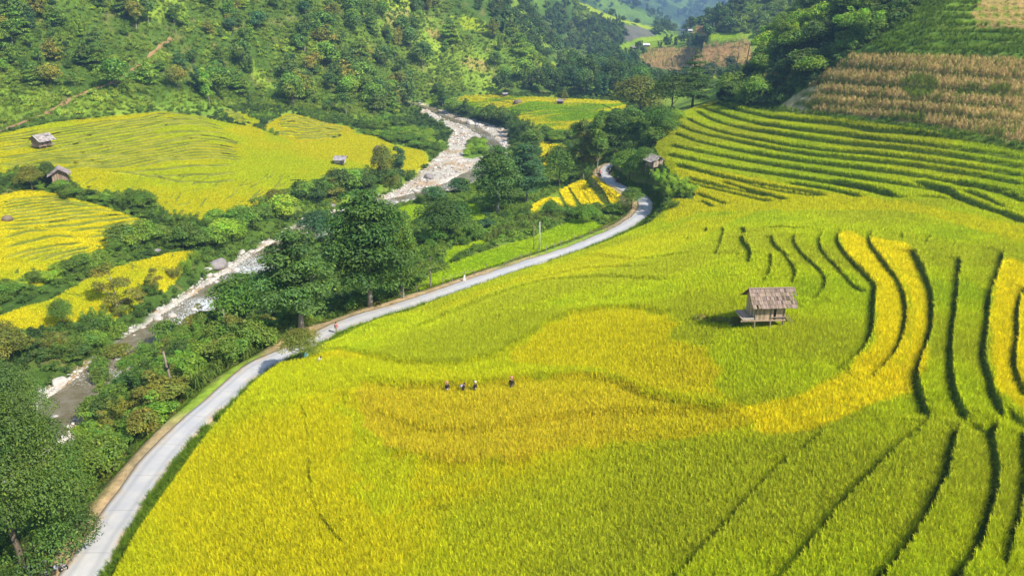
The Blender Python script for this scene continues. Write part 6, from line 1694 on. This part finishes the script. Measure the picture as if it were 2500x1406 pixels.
def person(label, P, rz, top, skirt, head, headcol, bend=0., arms='down', load=None, seated=False, scale=1.0, trousers=False, hip=.86, group=None, sink=0.0):
    """front is -y; bend tips the trunk forward"""
    root = empty('person', (P[0], P[1], P[2] - sink), rz); tag(root, label, 'person', group); root.scale = (scale,) * 3
    h = hip
    def tr(y, z):           # trunk coordinates: z above the hip, y forward is negative
        c, s_ = math.cos(bend), math.sin(bend); return (y * c - z * s_, h + z * c + y * s_)
    def V3(x, y, z): a = tr(y, z); return (x, a[0], a[1])
    J = [(V3(0, 0, 0), (.135, .10)), (V3(0, 0, .16), (.115, .085)), (V3(0, -.01, .34), (.135, .095)), (V3(0, 0, .46), (.10, .075)), (V3(0, -.012, .54), (.048, .05)), (V3(0, -.02, .60), (.06, .072)), (V3(0, -.028, .68), (.076, .092)), (V3(0, -.02, .76), (.06, .07))]
    E = [(i, i + 1) for i in range(7)]
    legs = []
    for sx in (-1, 1):
        if seated: pts = [((sx * .09, -.02, h - .02), .085), ((sx * .14, -.40, h + .0), .062), ((sx * .13, -.36, h - .40), .042), ((sx * .13, -.46, h - .45), .04)]
        else:
            f = .07 * sx; pts = [((sx * .085, 0, h - .08), .085), ((sx * .09, -.02 - f, h * .52), .058), ((sx * .085, .01 - f * 1.6, .09), .038), ((sx * .09, -.13 - f * 1.6, .03), (.04, .03))]
        i = len(J); J += pts; E += [(0, i)] + [(i + k, i + k + 1) for k in range(len(pts) - 1)]
    sl_ = []
    for sx in (-1, 1):
        sh = V3(sx * .17, 0, .43)
        if arms == 'down': el = V3(sx * .23, .02, .18); wr = V3(sx * .21, -.10, -.04)
        elif arms == 'fwd': el = V3(sx * .22, -.08, .20); wr = V3(sx * .12, -.28, .12)
        elif arms == 'bars': el = V3(sx * .25, -.2, .25); wr = V3(sx * .26, -.45, .17)
        else: el = V3(sx * .22, -.02, .19); wr = V3(sx * .14, -.22, .05)
        i = len(J); J += [(sh, .058), (el, .042), (wr, .03)]; E += [(3, i), (i, i + 1), (i + 1, i + 2)]
        d = Vector(wr) - Vector(el); hand(J, E, i + 2, d, sx); sl_.append((sh, el, wr))
    skin_mesh('body', J, E, root, 'skin', 1)
    # face
    mb = MB(); hc = Vector(V3(0, -.03, .68))
    c, s_ = math.cos(bend), math.sin(bend); F_ = Vector((0, -c, -s_)) ; U_ = Vector((0, -s_, c))
    mb.lathe([(.0, -.03), (.016, -.02), (.018, 0), (.008, .03), (0, .035)], 6, tuple(hc + F_ * .088 - U_ * .005)); mb.build('nose', M['skin'], root, True)
    for sx in (-1, 1):
        mb = MB(); mb.lathe([(0, -.01), (.012, 0), (0, .01)], 6, tuple(hc + F_ * .082 + U_ * .022 + Vector((sx * .032, 0, 0)))); mb.build('eye', M['hair'], root, True)
        mb = MB(); mb.lathe([(0, -.03), (.018, -.01), (.02, .012), (0, .03)], 6, tuple(hc + Vector((sx * .078, 0, 0)) - F_ * .01), sx=.5); mb.build('ear', M['skin'], root, True)
    mb = MB(); mb.box(tuple(hc + F_ * .083 - U_ * .045), (.045, .012, .012)); mb.build('mouth', M['red'], root)
    # jacket
    T_ = [(V3(0, 0, -.04), (.16, .125)), (V3(0, 0, .16), (.14, .108)), (V3(0, -.01, .34), (.155, .115)), (V3(0, 0, .465), (.11, .085)), (V3(0, -.005, .50), (.06, .06))]; TE = [(i, i + 1) for i in range(4)]
    for sh, el, wr in sl_:
        i = len(T_); w2 = tuple(Vector(el).lerp(Vector(wr), .85)); T_ += [(sh, .075), (el, .058), (w2, .05)]; TE += [(3, i), (i, i + 1), (i + 1, i + 2)]
    skin_mesh('jacket', T_, TE, root, top, 1)
    if trousers or seated:
        Q_ = [((0, 0, h), (.15, .12))]; QE = []
        for sx in (-1, 1):
            if seated: pts = [((sx * .09, -.03, h), .1), ((sx * .14, -.39, h + .01), .078), ((sx * .13, -.36, h - .34), .058)]
            else: f = .07 * sx; pts = [((sx * .09, 0, h - .1), .1), ((sx * .09, -.02 - f, h * .52), .075), ((sx * .085, .01 - f * 1.6, .13), .062)]
            i = len(Q_); Q_ += pts; QE += [(0, i), (i, i + 1), (i + 1, i + 2)]
        skin_mesh('trousers', Q_, QE, root, skirt, 1)
    else:
        mb = MB(); n = 18; prof = [(.145, h + .03), (.175, h - .12), (.215, h - .32), (.245, .38), (.24, .36)]
        P_ = []
        for r, z in prof:
            for j in range(n):
                a = 2 * math.pi * j / n; rr = r * (1 + .06 * math.sin(a * 7) * (h - z) / h); P_.append((rr * math.cos(a), rr * .82 * math.sin(a), z))
        mb.raw(P_, [(i * n + j, i * n + (j + 1) % n, (i + 1) * n + (j + 1) % n, (i + 1) * n + j) for i in range(len(prof) - 1) for j in range(n)]); mb.build('skirt', M[skirt], root, True)
    # head covering
    mb = MB()
    if head == 'scarf': prof = [(.05, -.09), (.105, -.02), (.125, .05), (.13, .10), (.10, .155), (.05, .175), (0, .18)]
    elif head == 'hood': prof = [(.13, -.15), (.11, -.05), (.112, .03), (.10, .09), (.06, .125), (0, .135)]
    elif head == 'helmet': prof = [(.118, -.03), (.13, .03), (.12, .09), (.075, .135), (0, .15)]
    else: prof = [(.075, -.07), (.092, .0), (.092, .05), (.06, .095), (0, .105)]
    mb.lathe(prof, 14, tuple(hc - F_ * (.018 if head in ('scarf', 'helmet') else .035)), sx=.92); o = mb.build('headscarf' if head in ('scarf', 'hood') else ('helmet' if head == 'helmet' else 'hair'), M[headcol], root, True)
    if load == 'sash':
        mb = MB(); mb.lathe([(.168, -.04), (.172, 0), (.168, .04)], 16, (0, 0, h + .04), sy=.82); mb.build('sash', M['white'], root, True)
    elif load == 'bundle':
        mb = MB(); mb.lathe([(0, -.2), (.12, -.16), (.16, 0), (.13, .16), (0, .2)], 12, V3(0, .2, .25)); mb.build('back_bundle', M['lilac'], root, True)
    elif load == 'basket':
        mb = MB(); mb.lathe([(.10, -.22), (.13, -.1), (.17, .14), (.18, .2), (.16, .2), (.12, -.08), (0, -.18)], 14, V3(0, .22, .28)); mb.build('back_basket', M['straw'], root, True)
    return root
def in_rice(px, py): return hit([px], [py], Hs)[0]
person('woman in black with a pink headscarf and white sash, leftmost in the yellow rice', in_rice(1092, 962), R(25), 'indigo', 'black', 'scarf', 'pink', .08, 'fwd', 'sash', False, .9, sink=.22)
person('bareheaded woman carrying a lilac bundle on her back in the yellow rice', in_rice(1131, 963), R(75), 'black', 'indigo', 'hair', 'hair', .22, 'mid', 'bundle', False, .9, sink=.22)
person('woman in dark clothes with a cream headscarf, third of the women in the rice', in_rice(1159, 961), R(60), 'black', 'indigo', 'scarf', 'cream', .12, 'mid', 'sash', False, .9, sink=.22)
person('woman in black with a red headscarf standing apart from the other three', in_rice(1249, 954), R(178), 'black', 'indigo', 'scarf', 'pink', .06, 'down', None, False, .98, sink=.26)
person('person in a pink shirt walking on the road by the bushy tree', hit([822], [815], Hs)[0], R(165), 'pink', 'cream', 'hair', 'hair', .05, 'mid', 'basket', trousers=True)
person('person in white crouching at the corner of the yellow rice', hit([778], [888], Hs)[0], R(60), 'white', 'grey', 'hair', 'hair', .75, 'fwd', None, False, .9, True, .5)
person('person in dark clothes under the huge corner tree', hit([88], [1370], Hs)[0], R(140), 'black', 'brown', 'hair', 'hair', .05, 'mid', None, trousers=True)
# ------------------------------------------------------------------ motorbikes
def motorbike(label, P, rz, paint, s=1.0, group=None):
    """front is -y"""
    root = empty('motorbike', P, rz); tag(root, label, 'motorbike', group); root.scale = (s,) * 3
    for y, nm in ((-.62, 0), (.58, 1)):
        mb = MB(); mb.torus((0, y, .30), .25, .05, Matrix.Rotation(R(90), 3, 'Y'), 20, 7); t = mb.build('wheel', M['rubber'], root, True)
        mb = MB(); mb.torus((0, y, .30), .20, .018, Matrix.Rotation(R(90), 3, 'Y'), 18, 5)
        for k in range(8): a = k * math.pi / 4; mb.tube([(0, y, .30), (0, y + .2 * math.cos(a), .30 + .2 * math.sin(a))], .008, 4)
        mb.build('rim', M['chrome'], t)
    mb = MB(); mb.tube([(0, -.42, .86), (0, -.25, .60), (0, .05, .52), (0, .35, .60), (0, .68, .72)], [.04, .06, .08, .07, .04], 7); mb.tube([(0, -.05, .5), (0, .1, .28), (0, .45, .3), (0, .58, .30)], .04, 6); mb.box((0, .06, .36), (.22, .30, .24)); mb.build('frame', M['darkwood'], root)
    mb = MB(); mb.lathe([(0, -.24), (.11, -.16), (.15, 0), (.13, .14), (0, .22)], 10, (0, -.12, .68), sx=1, sy=1.3); mb.box((0, .62, .70), (.2, .36, .12), Matrix.Rotation(R(14), 3, 'X')); mb.box((0, -.60, .585), (.12, .42, .03), Matrix.Rotation(R(-6), 3, 'X')); mb.build('body_panel', M[paint], root, True)
    mb = MB(); mb.box((0, .34, .80), (.24, .66, .10), Matrix.Rotation(R(4), 3, 'X')); mb.build('seat', M['rubber'], root)
    mb = MB()
    for sx in (-1, 1): mb.tube([(sx * .07, -.62, .30), (sx * .07, -.44, .84)], .025, 6)
    mb.build('fork', M['chrome'], root)
    mb = MB(); mb.tube([(-.34, -.30, 1.02), (-.18, -.40, 1.0), (0, -.42, .96), (.18, -.40, 1.0), (.34, -.30, 1.02)], .018, 6); mb.build('handlebar', M['chrome'], root)
    for sx in (-1, 1):
        mb = MB(); mb.tube([(sx * .22, -.40, 1.0), (sx * .28, -.42, 1.2)], .008, 5); mb.lathe([(0, -.05), (.06, 0), (0, .05)], 8, (sx * .3, -.42, 1.23), sy=.3); mb.build('mirror', M['chrome'], root)
    mb = MB(); mb.lathe([(0, -.09), (.09, -.06), (.1, 0), (.06, .07), (0, .09)], 10, (0, -.5, .88)); mb.build('headlight', M['wall'], root, True)
    mb = MB(); mb.box((0, .82, .70), (.14, .04, .07)); mb.build('tail_light', M['redpaint'], root)
    mb = MB(); mb.tube([(.13, .05, .30), (.15, .4, .28), (.16, .72, .36)], [.03, .04, .045], 7); mb.build('exhaust', M['chrome'], root, True)
    mb = MB()
    for k in range(4): mb.bar((-.11 + .073 * k, .62, .86), (-.11 + .073 * k, .95, .87), .015, .015)
    mb.bar((-.13, .62, .86), (.13, .62, .86), .018); mb.bar((-.13, .95, .87), (.13, .95, .87), .018); mb.build('luggage_rack', M['chrome'], root)
    return root
def bike_px(label, px, py, rz, paint, group=None):
    P = hit([px], [py], Hs)[0]; return motorbike(label, P, R(rz), paint, 1.0, group), P
_, PA = bike_px('dark motorbike parked under the huge tree in the lower left corner', 98, 1398, 120, 'paint')
bike_px('grey motorbike partly cut off beside the dark parked one, nearer the road', 136, 1404, 130, 'grey')
mbs = []
for lab, px, py, rz, pt, rl, top, hc in (('motorbike with a red-shirted rider at the left side of the far road bend', 1465, 433, 20, 'paint', 'rider in a red shirt on the motorbike at the far road bend', 'red', 'red'),
    ('dark motorbike in the middle of the shaded far road', 1488, 428, 200, 'paint', 'rider in dark blue on the middle motorbike of the far road', 'indigo', 'grey'),
    ('motorbike at the foot of the red earth bank, right of the far road', 1507, 448, 210, 'redpaint', 'rider in brown on the motorbike below the red earth bank', 'brown', 'white')):
    b, P = bike_px(lab, px, py, rz, pt)
    a = R(rz); off = Matrix.Rotation(a, 3, 'Z') @ Vector((0, .25, 0))
    person(rl, (P[0] + off.x, P[1] + off.y, P[2]), a, top, 'black', 'helmet', hc, .15, 'bars', None, True, 1.0, True, .88)
person('person on foot beside the red-shirted rider at the far bend', hit([1459], [432], Hs)[0], R(30), 'grey', 'black', 'hair', 'hair', .05, 'down', None, trousers=True)
# ------------------------------------------------------------------ far houses
def house(label, px, py, wpx, rz, d=4, h=2.8, wallm='wall', roofm='tin', seed=0):
    P = hit([px], [py], Hs)[0]; w = size_at(P, wpx); root = empty('far_house', P, R(rz)); tag(root, label, 'house')
    mb = MB(); mb.box((0, 0, h / 2 - .3), (w, d, h + .6)); mb.build('wall', M[wallm], root)
    mb = MB(); a = math.atan2(1.1, d / 2 + .4)
    for s in (-1, 1): mb.box((0, s * (d / 4 + .15), h + .5), (w + .8, (d / 2 + .5) / math.cos(a), .08), Matrix.Rotation(-s * a, 3, 'X'))
    mb.build('roof', M[roofm], root)
    mb = MB(); mb.box((-w * .1, -d / 2 - .01, 1.0), (.9, .05, 2.0)); mb.build('door', M['darkwood'], root)
    for k in (-.32, .25):
        mb = MB(); mb.box((w * k, -d / 2 - .01, 1.5), (.9, .05, .9)); mb.build('window', M['paint'], root)
    return root
house('white house at the far end of the rice plateau', 1668, 84, 20, 12)
house('small white house right of the farther white one on the plateau end', 1684, 83, 9, 4, 3, 2.2)
house('shed with a bright sheet roof on the plateau edge', 1577, 116, 15, 5, 3, 1.6, 'darkwood', 'wall')
# the red earth track on the left slope
Tk = resample(TRACK, 1.2); Tk[:, 2] = Hs(Tk[:, 0], Tk[:, 1]); T = np.gradient(Tk[:, :2], axis=0); T /= np.linalg.norm(T, axis=1)[:, None] + 1e-9
V = []; 
for i in range(len(Tk)):
    for u in (-.65, -.22, .22, .65):
        u = u * (1 + .3 * math.sin(i * .9)); x, y = Tk[i, 0] - T[i, 1] * u, Tk[i, 1] + T[i, 0] * u
        V.append((x, y, float(Hs(np.array([x]), np.array([y]))[0]) + .12))
q = [(i * 4 + j, i * 4 + j + 1, i * 4 + j + 5, i * 4 + j + 4) for i in range(len(Tk) - 1) for j in range(3)]
M['track'] = mat_noisy('red_earth', (.40,.22,.11), (.27,.17,.08), .6, .95, .1, .6)
tag(link('dirt_track', mesh_np('dirt_track', V, q, None, [M['track']], None, True)), 'red earth track climbing across the left slope', 'track', None, 'structure')
lap('objects')
SUN_E = 5.0; SKY_S = .15; EXPO = 0.66; HAZE = 0.00036
# ------------------------------------------------------------------ camera, light, air
cam = bpy.data.cameras.new('camera'); co = bpy.data.objects.new('camera', cam); col_main.objects.link(co)
cam.sensor_width = 36; cam.lens = 36 * F / 2500; cam.clip_start = .5; cam.clip_end = 9000
co.location = CAM; co.rotation_euler = (math.pi / 2 - PITCH, 0, 0)
sc.camera = co
SUN = Vector((.74, -.62, .94)).normalized()
sl = bpy.data.lights.new('sun', 'SUN'); sl.energy = SUN_E; sl.angle = R(.53); sl.color = (1.0, .95, .86)
so = bpy.data.objects.new('sun', sl); col_main.objects.link(so); so.rotation_euler = SUN.to_track_quat('Z', 'Y').to_euler(); so.location = (60, -60, 150)
w = bpy.data.worlds.new('World'); sc.world = w; w.use_nodes = True
nt = w.node_tree; nt.nodes.clear()
sky = nt.nodes.new('ShaderNodeTexSky'); sky.sky_type = 'NISHITA'; sky.sun_disc = False
sky.sun_elevation = math.asin(SUN.z); sky.sun_rotation = math.atan2(SUN.x, SUN.y); sky.altitude = 600; sky.dust_density = 1.5
bg = nt.nodes.new('ShaderNodeBackground'); bg.inputs['Strength'].default_value = SKY_S
ow = nt.nodes.new('ShaderNodeOutputWorld'); nt.links.new(sky.outputs[0], bg.inputs[0]); nt.links.new(bg.outputs[0], ow.inputs[0])
if HAZE > 0:
    bm = MB(); lo = -480; hi = 520; bm.box((0, 0, (lo + hi) / 2), (9400, 9400, hi - lo))
    hm_ = bpy.data.materials.new('haze'); hm_.use_nodes = True; t = hm_.node_tree; t.nodes.clear()
    o_ = t.nodes.new('ShaderNodeOutputMaterial'); pv = t.nodes.new('ShaderNodeVolumePrincipled')
    pv.inputs['Color'].default_value = (.40, .65, 1, 1); pv.inputs['Density'].default_value = HAZE; pv.inputs['Anisotropy'].default_value = .2
    t.links.new(pv.outputs[0], o_.inputs['Volume'])
    hz = tag(bm.build('haze', hm_), 'thin blue valley haze', 'haze', None, 'stuff')
sc.view_settings.view_transform = 'Standard'; sc.view_settings.look = 'None'; sc.view_settings.gamma = 1; sc.view_settings.exposure = EXPO
sc.view_settings.use_curve_mapping = False
sc.render.engine = 'CYCLES'
cy = sc.cycles; cy.max_bounces = 5; cy.diffuse_bounces = 3; cy.glossy_bounces = 2; cy.transmission_bounces = 3; cy.transparent_max_bounces = 6; cy.volume_bounces = 0
cy.use_denoising = True; cy.use_adaptive_sampling = True; cy.adaptive_threshold = .02; cy.caustics_reflective = False; cy.caustics_refractive = False
try: cy.denoiser = 'OPENIMAGEDENOISE'; cy.denoising_input_passes = 'RGB_ALBEDO_NORMAL'
except Exception: pass
